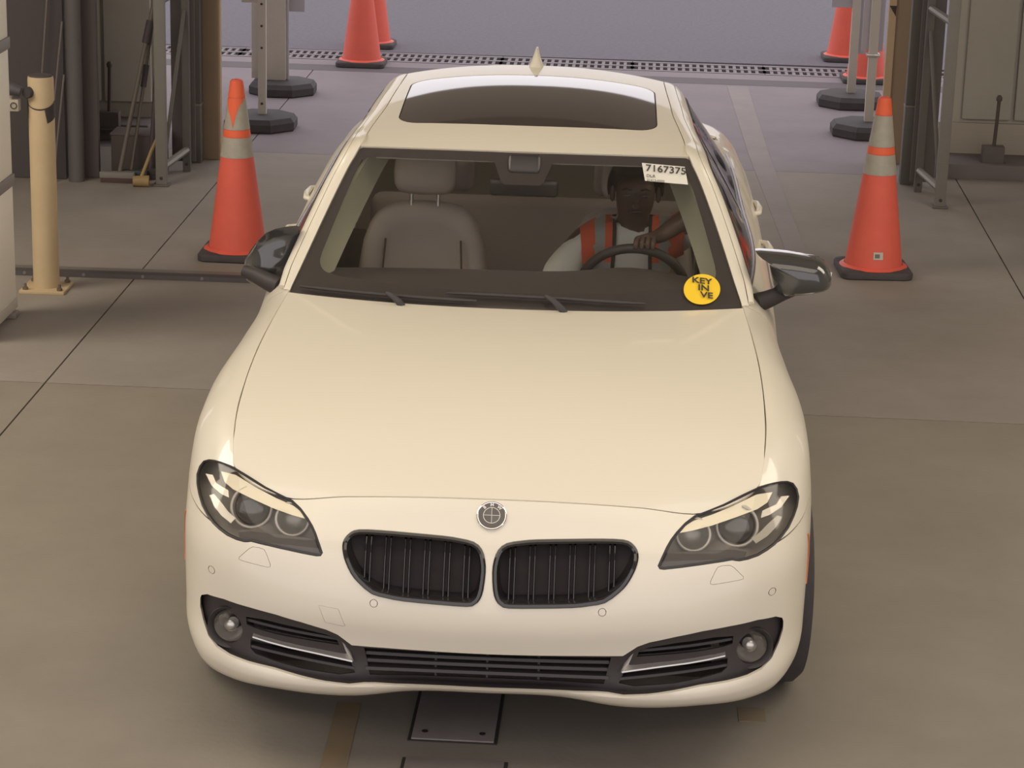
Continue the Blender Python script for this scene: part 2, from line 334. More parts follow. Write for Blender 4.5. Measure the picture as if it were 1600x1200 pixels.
HL = [(.7707,.3785,.8154),(.7926,.4048,.8110),(.8112,.4279,.8043),(.8279,.4434,.7946),(.8387,.442,.7803),(.8437,.4269,.7627),(.8382,.3933,.7459),(.8269,.3531,.7315),(.8097,.3051,.7147),(.7897,.2657,.702),(.7686,.2327,.6907),(.7479,.2078,.6834),(.7224,.1822,.6764),(.6938,.1606,.673),(.6706,.1474,.6725),(.6606,.1434,.6743),(.6506,.1405,.6771),(.6276,.13,.6759),(.5625,.1053,.6723),(.5077,.0903,.6679),(.466,.0817,.6646),(.4556,.0809,.6659),(.4523,.0833,.6707),(.4589,.0928,.6844),(.4742,.1174,.7129),(.4851,.1336,.7279),(.4995,.1522,.7422),(.5221,.1816,.7582),(.5483,.2066,.7715),(.5877,.2285,.7815),(.6272,.2496,.7925),(.677,.2836,.809),(.7248,.3278,.8185),(.7493,.3546,.8174)]
KID = [(.355,.7283),(.3775,.7212),(.3915,.7075),(.3955,.6925),(.392,.674),(.384,.655),(.368,.629),(.347,.608),(.311,.583),(.272,.575),(.2264,.5695),(.1371,.566),(.0555,.5638),(.0355,.57),(.0225,.583),(.0145,.608),(.0105,.650),(.0135,.678),(.023,.701),(.0445,.7157),(.083,.7223),(.128,.7262),(.22,.7291),(.30,.7302)]
INT = [(.8063,.4677),(.8017,.4804),(.7819,.4926),(.7284,.4993),(.6513,.4966),(.5775,.4912),(.5057,.4793),(.4353,.4638),(.404,.4506),(.3832,.4342),(.3658,.4209),(.2697,.4210),(.1698,.4200),(.0704,.4185),(0,.418),(0,.3095),(.0704,.3100),(.1743,.3135),(.3008,.321),(.3298,.3206),(.3716,.3147),(.4347,.3181),(.5055,.3262),(.5777,.3361),(.6514,.3409),(.7083,.3473),(.7478,.357),(.7769,.3784),(.7948,.4094),(.8063,.4436)]
INT_FULL = INT[:15]+[(-x, z) for x, z in INT[13::-1]]+[(-x, z) for x, z in INT[:15:-1]]+INT[15:]
DHL = Vector((.061, .94, -.336))
def hl_prism(shrink, sgn):
    d = DHL.normalized(); F = frame_z(d)
    P2 = np.array([[F.col[0].dot(Vector(p)), F.col[1].dot(Vector(p))] for p in HL]); P2 = offset2(P2, shrink)
    pts = [F.col[0]*a+F.col[1]*b for a, b in P2]
    me = prism(pts, d, -.30, .36)
    return me if sgn > 0 else mirror_mesh(me)
def yprism(P, y0=-.2, y1=.45): return prism([(x, 0, z) for x, z in P], (0, 1, 0), y0, y1)
def circ(c, r, n=24): return [(c[0]+r*math.cos(2*math.pi*k/n), c[1]+r*math.sin(2*math.pi*k/n)) for k in range(n)]
def mir(P): return [(-x, z) for x, z in P][::-1]
KIDS = smooth_loop(KID, 2); 
WASH = [(.6117,.6621),(.6247,.6645),(.6455,.6635),(.656,.657),(.683,.6305),(.684,.6240),(.6756,.6222),(.6005,.6178),(.5925,.6205),(.5925,.628),(.6039,.651)]
TOW = [(-.4555,.5369),(-.4009,.5323),(-.3825,.4835),(-.3889,.481),(-.438,.4881)]
SENS = [(-.767,.570), (.767,.570), (-.3054,.556), (.3054,.556)]
def arch(sgn, y, r=.365):
    b = bmesh.new(); lathe(b, [(0, -.3), (r, -.3), (r, .3), (0, .3)], 40, (sgn*.86, y, .355), frame_z((1, 0, 0)))
    me = bpy.data.meshes.new('a'); b.to_mesh(me); b.free(); return me
small = [yprism(WASH), yprism(mir(WASH)), yprism(TOW)]+[yprism(circ(c, .0112)) for c in SENS]
skin_full = solid(BG, .012, (cols < ci(8)))
b_me = solid(BG, .012, bumper_m, gap=.0022)
b_me = boolean(b_me, [hl_prism(-.0035, 1), hl_prism(-.0035, -1), yprism(KIDS), yprism(mir(KIDS)), yprism(INT_FULL), arch(1, .86), arch(-1, .86)]+small)
obj('front_bumper', b_me, PAINT, CAR, 32)
for sgn in (1, -1):
    m = fender_m & (right if sgn > 0 else ~right)
    f_me = boolean(solid(BG, .012, m, gap=.0022), [hl_prism(-.0035, sgn), arch(sgn, .86)])
    obj('fender', f_me, PAINT, CAR, 32)
    for a, b_, nm in ((10, 12, 'front_door'), (12, 13, 'rear_door')):
        d = obj(nm, solid(BG, .02, (cols > ci(a)) & (cols < ci(b_)) & (right if sgn > 0 else ~right), gap=.002), PAINT, CAR, 32)
        yh = 2.72 if nm == 'front_door' else 3.42
        b = bmesh.new(); tube(b, [(sgn*.862, yh-.10, .922), (sgn*.892, yh-.075, .926), (sgn*.898, yh, .928), (sgn*.892, yh+.075, .930), (sgn*.862, yh+.10, .932)], [.008, .012, .013, .012, .008], 10)
        obj('door_handle', b, PAINT, d, 40)
    q_me = boolean(solid(BG, .015, (cols > ci(13)) & (cols < ci(15)) & (right if sgn > 0 else ~right), gap=.002), [arch(sgn, 3.82)])
    obj('rear_quarter_panel', q_me, PAINT, CAR, 32)
    # marker lamp on the bumper side
    b = bmesh.new(); rings = []
    for z, y0, w in ((.655, .418, .010), (.64, .425, .030), (.58, .440, .034), (.52, .432, .030), (.505, .424, .010)):
        ring = []
        for y, o in ((y0, -.006), (y0, .0035), (y0+w, .0035), (y0+w, -.006)):
            h = BV.ray_cast(Vector((sgn*2, y, z)), Vector((-sgn, 0, 0))); ring.append(b.verts.new((h[0].x+sgn*o, y, z)))
        rings.append(ring)
    for A, B in zip(rings, rings[1:]):
        for k in range(4): b.faces.new((A[k], A[(k+1) % 4], B[(k+1) % 4], B[k]))
    b.faces.new(rings[0]); b.faces.new(rings[-1]); bmesh.ops.recalc_face_normals(b, faces=b.faces)
    mk = obj('side_marker', b, ORANGE, CAR); mk['label'] = 'amber side marker strip'
obj('rear_body', solid(BG, .015, (cols > ci(15)), gap=.002), PAINT, CAR, 32)
obj('hood', solid(hood_grid(), .012, gap=.0025), PAINT, CAR, 32)
obj('washer_cover', boolean(skin_full.copy(), [yprism(offset2(WASH, .0012))], 'INTERSECT'), PAINT, CAR, 32)
obj('washer_cover', boolean(skin_full.copy(), [yprism(offset2(mir(WASH), .0012))], 'INTERSECT'), PAINT, CAR, 32)
obj('tow_eye_cover', boolean(skin_full.copy(), [yprism(offset2(TOW, .001))], 'INTERSECT'), PAINT, CAR, 32)
for c in SENS:
    obj('parking_sensor', boolean(skin_full.copy(), [yprism(circ(c, .0094))], 'INTERSECT'), PAINT, CAR, 32)

# ---- twin grilles
def ring_on_skin(P, layers, parent, name, m):
    """layers: (inset, depth behind the skin)"""
    v = []; n = len(P)
    for ins, dep in layers:
        Q = offset2(P, ins)
        for (x, z), (x0, z0) in zip(Q, P): v.append((x, skin_y(x0, z0)+dep, z))
    f = [(k*n+i, k*n+(i+1) % n, (k+1)*n+(i+1) % n, (k+1)*n+i) for k in range(len(layers)-1) for i in range(n)]
    return obj(name, fixn(pyd(name, v, f)), m, parent, 35)
def zspan(P, x):
    zs = []
    for (xa, za), (xb, zb) in zip(P, np.roll(P, -1, 0)):
        if (xa-x)*(xb-x) <= 0 and xa != xb: zs.append(za+(zb-za)*(x-xa)/(xb-xa))
    return min(zs), max(zs)
for sgn in (1, -1):
    P = KIDS if sgn > 0 else np.array(mir(KIDS))
    fr = ring_on_skin(P, [(-.002, .016), (-.002, -.003), (.003, -.007), (.010, -.005), (.014, .004), (.017, .05)], CAR, 'grille_frame', GLOSSBLK)
    fr['label'] = 'gloss black grille surround'
    Q = offset2(P, .016); Q0 = offset2(P, .006)
    v = [(x, skin_y(x, z)+.055, z) for x, z in Q0]; c = Q0.mean(0); v.append((c[0], skin_y(*c)+.06, c[1])); n = len(Q0)
    obj('grille_back', pyd('grille_back', v, [(i, (i+1) % n, n) for i in range(n)]), DARK, fr)
    for x0 in (.327, .274, .221, .168, .114, .061):
        b = bmesh.new()
        for dx in (-.0068, .0068):
            x = sgn*x0+dx; z0, z1 = zspan(Q, x); rings = []
            for z in np.linspace(z0, z1, 7):
                y = skin_y(x, z)+.010
                rings.append([b.verts.new((x-.003, y+.004, z)), b.verts.new((x-.001, y, z)), b.verts.new((x+.001, y, z)), b.verts.new((x+.003, y+.004, z)), b.verts.new((x+.003, y+.03, z)), b.verts.new((x-.003, y+.03, z))])
            for A, B in zip(rings, rings[1:]):
                for k in range(6): b.faces.new((A[k], A[(k+1) % 6], B[(k+1) % 6], B[k]))
            b.faces.new(rings[0]); b.faces.new(rings[-1])
        bmesh.ops.recalc_face_normals(b, faces=b.faces); obj('slat', b, GLOSSBLK, fr)

# ---- lower intake: black insert, slats, silver blades, fog lamps
OPU = [(.6655,.4556),(.6153,.4587),(.5067,.4497),(.436,.4383),(.4115,.431),(.403,.4096),(.4719,.414),(.5794,.4204),(.638,.427),(.6639,.4331)]
OPL = [(.6528,.3925),(.5076,.3812),(.4011,.368),(.3693,.3601),(.3578,.3341),(.3996,.3260),(.5056,.3330),(.5779,.3430),(.6369,.3540),(.6522,.3665)]
CGR = [(-.335,.408),(.335,.408),(.318,.330),(-.318,.330)]
FOG = (.7233, .4123)
NI = np.array(NET, float); NI[1, :7, 1] += .020; NI[2, :7, 1] += .026
BI = body_grid_from(NI, MU, MV); NBI = grid_normals(BI)
insert = solid(BI - NBI*.018, .008, (cols < ci(7)))
insert = boolean(insert, [yprism(offset2(INT_FULL, -.004))], 'INTERSECT')
insert = boolean(insert, [yprism(OPU), yprism(OPL), yprism(mir(OPU)), yprism(mir(OPL)), yprism(CGR), yprism(circ(FOG, .047, 32)), yprism(circ((-FOG[0], FOG[1]), .047, 32))])
INS = obj('lower_intake', insert, BLKPL, CAR, 32); INS['label'] = 'black plastic lower intake trim'
# upper sloping return of the recess
back = solid(BI - NBI*.075, .004, (cols < ci(6)))
obj('intake_back', boolean(back, [yprism(offset2(INT_FULL, -.02))], 'INTERSECT'), DARK, INS, 32)
# recess wall all round
P = smooth_loop(INT_FULL, 1)
v = []
n = len(P)
for dep in (.004, .07):
    for x, z in offset2(P, -.0035): v.append((x, skin_y(x, z)+dep, z))
obj('recess_wall', fixn(pyd('w', v, [(i, (i+1) % n, n+(i+1) % n, n+i) for i in range(n)])), BLKPL, INS, 40)
def bar_on_skin(xs, zf, h, dep, thick, name, m, parent, tilt=.004):
    b = bmesh.new(); rings = []
    for x in xs:
        z = zf(x); y = skin_y(x, z)+dep
        rings.append([b.verts.new((x, y+tilt, z+h/2)), b.verts.new((x, y, z-h/2)), b.verts.new((x, y+thick, z-h/2)), b.verts.new((x, y+thick, z+h/2))])
    for A, B in zip(rings, rings[1:]):
        for k in range(4): b.faces.new((A[k], A[(k+1) % 4], B[(k+1) % 4], B[k]))
    b.faces.new(rings[0]); b.faces.new(rings[-1]); bmesh.ops.recalc_face_normals(b, faces=b.faces)
    return obj(name, b, m, parent)
for zz in (.390, .370, .350):
    bar_on_skin(np.linspace(-.33, .33, 23), lambda x: zz, .0075, .022, .03, 'slat', BLKPL, INS)
for xx in (-.14, 0, .14):
    bar_on_skin([xx-.003, xx+.003], lambda x: .369, .085, .035, .02, 'grille_post', BLKPL, INS)
BLADE = [(.6492,.4135),(.638,.424),(.5433,.4160),(.4048,.4060),(.4097,.4283),(.387,.4154),(.3715,.3928),(.3608,.3692),(.4013,.375),(.5076,.3868),(.616,.4001),(.6418,.4019)]
for sgn in (1, -1):
    for (xa, za), (xb, zb) in (((.41, .4245), (.665, .4440)), ((.36, .347), (.653, .372))):
        bar_on_skin([sgn*x for x in np.linspace(xa, xb, 9)], lambda x: za+(zb-za)*(abs(x)-xa)/(xb-xa), .006, .026, .03, 'slat', BLKPL, INS)
    # blade: top face slopes back into the intake, thin bright lower lip
    up_ = [(.645, .420), (.60, .4185), (.5433, .4140), (.47, .4085), (.4048, .4046)]; lo = [(.645, .4045), (.60, .398), (.5433, .391), (.47, .383), (.365, .3695)]
    v = []
    for (xa, za), (xb, zb) in zip(up_, lo):
        v += [(sgn*xa, skin_y(sgn*xa, za)+.045, za), (sgn*xb, skin_y(sgn*xb, zb)+.006, zb+.003), (sgn*xb, skin_y(sgn*xb, zb)+.005, zb-.001), (sgn*xb, skin_y(sgn*xb, zb)+.012, zb-.003), (sgn*xa, skin_y(sgn*xa, za)+.045, za-.006)]
    # upturned inner fin
    f = [(5*i+k, 5*i+(k+1) % 5, 5*(i+1)+(k+1) % 5, 5*(i+1)+k) for i in range(4) for k in range(5)]+[(0, 1, 2, 3, 4), (20, 21, 22, 23, 24)]
    base = len(v); fin = [(.4097, .4290, .03), (.387, .4160, .012), (.3715, .3940, .008), (.3608, .3695, .006), (.385, .3735, .012), (.4050, .4035, .035)]
    for x, z, dd in fin: v.append((sgn*x, skin_y(sgn*x, z)+dd, z))
    for x, z, dd in fin: v.append((sgn*x, skin_y(sgn*x, z)+dd+.012, z))
    f += [tuple(range(base, base+6)), tuple(range(base+6, base+12))]+[(base+i, base+(i+1) % 6, base+6+(i+1) % 6, base+6+i) for i in range(6)]
    bl = obj('intake_blade', fixn(pyd('bl', v, f)), CHROME, CAR, 30); bl['label'] = 'satin silver trim blade'
    # fog lamp
    cx, cz = sgn*FOG[0], FOG[1]; cy = skin_y(cx, cz); F = frame_z((sgn*.22, -1, .05))
    b = bmesh.new(); lathe(b, [(.060, .012-.03), (.0585, -.012), (.050, -.020), (.046, -.035), (.046, -.075), (.055, -.075), (.060, -.02)], 36, (cx, cy, cz), F)
    fg = obj('fog_lamp', b, BLKPL, CAR, 40); fg['label'] = 'round fog lamp with clear lens'
    b = bmesh.new(); lathe(b, [(.046, -.030), (.042, -.045), (.030, -.060), (.012, -.067), (0, -.068)], 36, (cx, cy, cz), F); obj('reflector', b, mat('fog_reflector', (.42, .40, .37), .2, .9, linear=True), fg, 60)
    b = bmesh.new(); lathe(b, [(.016, -.06), (.016, -.03), (.010, -.024), (0, -.022)], 20, (cx, cy, cz), F); obj('bulb_shield', b, CHROME, fg, 40)
    b = bmesh.new(); lathe(b, [(.046, -.026), (.040, -.010), (.028, .000), (.014, .005), (0, .006)], 36, (cx, cy, cz), F); obj('lens', b, LENSGLASS, fg, 60)

# ---- headlights
GREYHL = mat('lamp_housing', (.27, .245, .225), .45, linear=True)
GREYDK = mat('lamp_lower', (.105, .095, .088), .4, linear=True)
RINGM = mat('lamp_ring', (.62, .58, .52), .25, .2, linear=True)
BROW = mat('lamp_brow', (.86, .80, .66), .22, .35, linear=True)
BLKEDGE = mat('lamp_seal', (.035, .032, .032), .5, linear=True)
n_in = grid_normals(BG)
hl_lens = solid(BG, .004, (cols < ci(8)) & right)
lens0 = boolean(hl_lens, [hl_prism(.0012, 1)], 'INTERSECT')
d_ = DHL.normalized()
def hl_pt(p, dep): return Vector(p)+d_*dep
def hl_plate(P, dep0, dep1, th=.006):
    n = len(P); v = [hl_pt(p, dep0) for p in P]+[hl_pt(p, dep0+th) for p in P]
    return fixn(pyd('pl', v, [tuple(range(n)), tuple(range(n, 2*n))]+[(i, (i+1) % n, n+(i+1) % n, n+i) for i in range(n)]))
# wall of the lamp pocket
n = len(HL); dF = frame_z(d_); P2 = np.array([[dF.col[0].dot(Vector(p)), dF.col[1].dot(Vector(p))] for p in HL])
def hl_loop(ins, dep):
    Q = offset2(P2, ins); return [Vector(p)+dF.col[0]*(q[0]-a[0])+dF.col[1]*(q[1]-a[1])+d_*dep for p, q, a in zip(HL, Q, P2)]
def loft(loops):
    n = len(loops[0]); v = [p for L in loops for p in L]
    return fixn(pyd('l', v, [(k*n+i, k*n+(i+1) % n, (k+1)*n+(i+1) % n, (k+1)*n+i) for k in range(len(loops)-1) for i in range(n)]))
wall0 = loft([hl_loop(.0005, .004), hl_loop(.0012, .070)]); seal0 = loft([hl_loop(-.003, .010), hl_loop(-.0028, .001), hl_loop(.0015, .0006), hl_loop(.004, .004), hl_loop(.0045, .02)])
L_ = hl_loop(.0008, .069); cen = sum(L_, Vector())/len(L_)+d_*.004; n = len(L_)
house1 = fixn(pyd('h', L_+[p.lerp(cen, .5) for p in L_]+[cen], [(i, (i+1) % n, n+(i+1) % n, n+i) for i in range(n)]+[(n+i, n+(i+1) % n, 2*n) for i in range(n)]))
BROWP = [(.7655,.3507,.8001),(.7191,.3096,.8054),(.6517,.2559,.788),(.598,.2253,.773),(.545,.1963,.7628),(.5229,.1769,.755),(.5069,.1532,.7417),(.5412,.1664,.7449),(.5937,.1927,.7517),(.6648,.2319,.7663),(.7208,.275,.7752),(.7495,.3113,.7825)]
TURN = [(.8164,.3941,.7764),(.7915,.3651,.7836),(.7759,.3296,.7717),(.7352,.2823,.7686),(.7307,.2632,.7544),(.7562,.2882,.7552),(.7902,.3351,.7622)]
REFL = [(.7935,.3128,.7416),(.7787,.3041,.7487),(.7527,.2652,.7388),(.7272,.2276,.7252),(.7036,.2026,.7177),(.7161,.1974,.7034),(.7477,.2315,.7125),(.7736,.2707,.7255)]
LOWB = [(.6906,.1650,.6905),(.6578,.1581,.6975),(.5352,.1194,.7029),(.4752,.1065,.6998),(.4561,.0824,.6683),(.4656,.0815,.6652),(.5077,.0905,.6690),(.5625,.1055,.6735),(.6348,.1332,.6775),(.6606,.1434,.6755),(.6834,.1532,.6735)]
def torus_me(c, R_, r, n_axis, n=40, k=8, arc=(0, 2*math.pi)):
    F = frame_z(n_axis); b = bmesh.new(); full = abs(arc[1]-arc[0]-2*math.pi) < 1e-6; rings = []
    for i in range(n+(0 if full else 1)):
        a = arc[0]+(arc[1]-arc[0])*i/n
        rings.append([b.verts.new(Vector(c)+F @ Vector(((R_+r*math.cos(t))*math.cos(a), (R_+r*math.cos(t))*math.sin(a), r*math.sin(t)))) for t in [2*math.pi*j/k for j in range(k)]])
    pairs = list(zip(rings, rings[1:]))+([(rings[-1], rings[0])] if full else [])
    for A, B in pairs:
        for j in range(k): b.faces.new((A[j], A[(j+1) % k], B[(j+1) % k], B[j]))
    bmesh.ops.recalc_face_normals(b, faces=b.faces); me = bpy.data.meshes.new('t'); b.to_mesh(me); b.free(); return me
def lathe_me(prof, c, F, n=32):
    b = bmesh.new(); lathe(b, prof, n, c, F); me = bpy.data.meshes.new('t'); b.to_mesh(me); b.free(); return me
c1 = hl_pt((.6637, .2117, .7474), .057); c2 = hl_pt((.5432, .1565, .7373), .047); nax = Vector((.05, -.93, .30))
parts = [('lens', lens0, LENSGLASS, 32), ('pocket_wall', wall0, GREYHL, 60), ('seal', seal0, BLKEDGE, 60),
         ('brow', hl_plate(BROWP, .009, .009, .016), BROW, 30), ('turn_signal', hl_plate(TURN, .016, .016, .01), RINGM, 30), ('side_reflector', hl_plate(REFL, .02, .02, .01), CHROME, 30), ('lower_bezel', hl_plate(LOWB, .010, .010, .006), GREYDK, 30),
         ('light_ring', torus_me(c1, .056, .0045, nax), RINGM, 60), ('light_ring', torus_me(c2, .045, .0042, nax), RINGM, 60),
         ('projector_lens', lathe_me([(.050, -.012), (.046, .0), (.034, .008), (.018, .013), (0, .014)], c1, frame_z(nax)), mat('projector', (.10, .095, .09), .06, coat=1, linear=True), 60),
         ('high_beam', lathe_me([(.041, .0), (.034, -.012), (.022, -.022), (.008, -.026), (0, -.026)], c2, frame_z(nax)), mat('beam_reflector', (.34, .325, .30), .35, .6, linear=True), 60)]
for sgn in (1, -1):
    mm = (lambda me: me.copy()) if sgn > 0 else mirror_mesh
    h = obj('headlight', mm(house1), GREYHL, CAR, 40); h['label'] = 'swept headlight with clear lens and twin light rings'
    for nm, me, m, sm in parts: obj(nm, mm(me), m, h, sm)

# ---- roundel on the nose
cy = skin_y(0, .774); nn = skin_n(0, .774); F = frame_z(nn); c = Vector((0, cy, .774))+nn*.005
RW = mat('emblem_white', (.80, .76, .68), .35, linear=True); RD = mat('emblem_dark', (.075, .066, .062), .3, coat=.5, linear=True); RG = mat('emblem_grey', (.13, .125, .115), .35, linear=True)
b = bmesh.new(); lathe(b, [(0, -.014), (.0400, -.014), (.0405, .0025), (.0385, .0042), (.0365, .0035), (0, .0035)], 48, c, F); em = obj('emblem', b, BRIGHT, CAR, 40); em['label'] = 'round hood emblem with a quartered centre'
b = bmesh.new(); lathe(b, [(.0365, .0030), (.0360, .0042), (.0, .0046)], 48, c, F); obj('disc', b, RD, em, 40)
b = bmesh.new(); lathe(b, [(.0215, .0040), (.0215, .0052), (.0230, .0052), (.0230, .0040)], 48, c, F); obj('inner_ring', b, RW, em)
for q in range(4):
    b = bmesh.new(); vs = [b.verts.new(c+F @ Vector((0, 0, .005)))]+[b.verts.new(c+F @ Vector((.0213*math.cos(a), .0213*math.sin(a), .005))) for a in np.linspace(q*math.pi/2, (q+1)*math.pi/2, 10)]
    b.faces.new(vs); obj('quadrant', b, RG if q % 2 else RD, em)
for w, h in ((.043, .0012), (.0012, .043)):
    b = bmesh.new(); box(b, (0, 0, .0052), (w, h, .0006)); bmesh.ops.transform(b, matrix=Matrix.Translation(c) @ F.to_4x4(), verts=b.verts); obj('cross_bar', b, RW, em)
for ch, a in (('B', 132), ('M', 90), ('W', 48)):
    aa = math.radians(a); mw = Matrix.Translation(c) @ F.to_4x4() @ Matrix.Translation((.0298*math.cos(aa), .0298*math.sin(aa), .0047)) @ Matrix.Rotation(aa-math.pi/2, 4, 'Z')
    text_obj('lettering', ch, .0125, RW, mw, em, .0004, .0004)

# ---- windshield, roof, pillars
WG = wind_grid(); ws = obj('windshield', solid(WG, .004), WSGLASS, CAR, 60)
nr, nc = WG.shape[:2]; Nw = grid_normals(WG)
vv, uu = np.mgrid[0:nr-1, 0:nc-1]; vv = (vv+.5-8)/(nr-1-8); uu = (uu+.5)/(nc-1)*2-1
WG2 = WG - Nw*.006
# black ceramic border: band between the glass edge and a rounded inner outline
def ws_uv(u, v):
    x = (u+1)/2*(nc-1); y = 8+v*(nr-1-8); i = int(min(max(math.floor(y), 0), nr-2)); j = int(min(max(math.floor(x), 0), nc-2)); fy, fx = y-i, x-j
    return WG2[i, j]*(1-fy)*(1-fx)+WG2[i, j+1]*(1-fy)*fx+WG2[i+1, j]*fy*(1-fx)+WG2[i+1, j+1]*fy*fx
def inner_outline():
    hwf = lambda v: .735-.173*v; ue = lambda v: (hwf(v)-.050+.024*v)/hwf(v); out = []
    vb = lambda u: .115+.05*u*u; rc_u, rc_v = .085, .11; vt = .935
    def corner(cu, cv, a0, a1, ru, rv):
        return [(cu+ru*math.cos(a), cv+rv*math.sin(a)) for a in np.linspace(a0, a1, 9)]
    ub, ut = ue(.16), ue(vt)
    out += corner(ub-rc_u, vb(ub)+rc_v, -math.pi/2, 0, rc_u, rc_v)
    out += [(ue(v), v) for v in np.linspace(vb(ub)+rc_v+.02, vt-.07, 14)]
    out += corner(ut-.05, vt-.05, 0, math.pi/2, .05, .05)
    top = [(u, vt) for u in np.linspace(ut-.10, .17, 10)]+[(.15, vt-.01), (.135, vt-.05), (.12, vt-.13), (.10, vt-.15)]
    out += top+[(-u, v) for u, v in top[::-1]]
    right_ = out[:9+14+9]; out += [(-u, v) for u, v in right_[::-1]]
    out += [(u, vb(u)) for u in np.linspace(-(ub-rc_u)+.03, ub-rc_u-.03, 25)]
    return out
inn = inner_outline(); outer_ = []
for u, v in inn:
    cu, cv = 0, .5; du, dv = u-cu, v-cv; t = min((1.0)/abs(du) if abs(du) > 1e-6 else 9, ((.5 if dv > 0 else .56)/abs(dv)) if abs(dv) > 1e-6 else 9); outer_.append((du*t, cv+dv*t))
loops = [[ws_uv(iu+(ou-iu)*k/8, iv+(ov-iv)*k/8) for (iu, iv), (ou, ov) in zip(inn, outer_)] for k in range(9)]
corner_fill = loft(loops)
obj('black_border', corner_fill, mat('frit', (.055, .046, .045), .6, linear=True), ws, 60)
RGd = roof_grid(); SUN = []
for cx, cy_, a0 in ((.385, 2.995, 0), (-.385, 2.995, 90), (-.385, 2.475, 180), (.385, 2.475, 270)):
    for k in range(7): a = math.radians(a0+15*k); SUN.append((cx+.07*math.cos(a), cy_+.085*math.sin(a)))
SUN = [(x, y-.05*(1-(x/.45)**2) if y < 2.7 else y+.045*(1-(x/.45)**2)) for x, y in SUN]
SUN = [p for i, p in enumerate(SUN)]
extra = []
for i, (p, q) in enumerate(zip(SUN, SUN[1:]+SUN[:1])):
    extra.append(p)
    if abs(p[0]-q[0]) > .3:
        for k in range(1, 12):
            t = k/12; x = p[0]+(q[0]-p[0])*t; base = p[1]; x0 = p[0]
            bow = .05 if p[1] < 2.7 else -.045
            extra.append((x, p[1]-bow*((x0/.45)**2-(x/.45)**2)))
SUN = extra
def zprism(P): return prism([(x, y, 0) for x, y in P], (0, 0, 1), 1.2, 1.7)
roof_me = solid(RGd, .012, gap=.002)
obj('roof_panel', boolean(roof_me, [zprism(offset2(SUN, -.003))]), PAINT, CAR, 32)
sr = obj('sunroof', boolean(solid(RGd - grid_normals(RGd)*.001, .006), [zprism(offset2(SUN, .002))], 'INTERSECT'), ROOFGLASS, CAR, 32); sr['label'] = 'dark glass sunroof panel'
rim = [(x, y) for x, y in SUN]; RBV = BVHTree.FromPolygons([tuple(p) for p in RGd.reshape(-1, 3)], [(r*61+c, r*61+c+1, (r+1)*61+c+1, (r+1)*61+c) for r in range(RGd.shape[0]-1) for c in range(60)])
def roof_z(x, y):
    h = RBV.ray_cast(Vector((x, y, 3)), Vector((0, 0, -1))); return h[0].z if h[0] is not None else 1.4
v = []
for ins, dz in ((-.004, -.012), (-.0032, -.0025), (.003, -.002), (.004, -.012)):
    for x, y in offset2(SUN, ins): v.append((x, y, roof_z(x, y)+dz))
n = len(SUN); obj('seal', fixn(pyd('se', v, [(k*n+i, k*n+(i+1) % n, (k+1)*n+(i+1) % n, (k+1)*n+i) for k in range(3) for i in range(n)])), BLKEDGE, sr, 40)
e0 = catmull(E0, 6); tt = np.linspace(0, 1, len(e0)); w1 = np.interp(tt, [0, .08, .45, 1], [.024, .036, .042, .042])
e1 = e0+np.c_[w1, .012*np.ones(len(e0)), -.3*w1*np.interp(tt, [0, .4, 1], [.3, .9, 1.2])]
w2 = np.interp(tt, [0, .1, .45, 1], [.020, .030, .038, .045]); e2 = e1+np.c_[w2, .012*np.ones(len(e0)), -np.interp(tt, [0, .1, .4, 1], [.004, .022, .036, .05])]
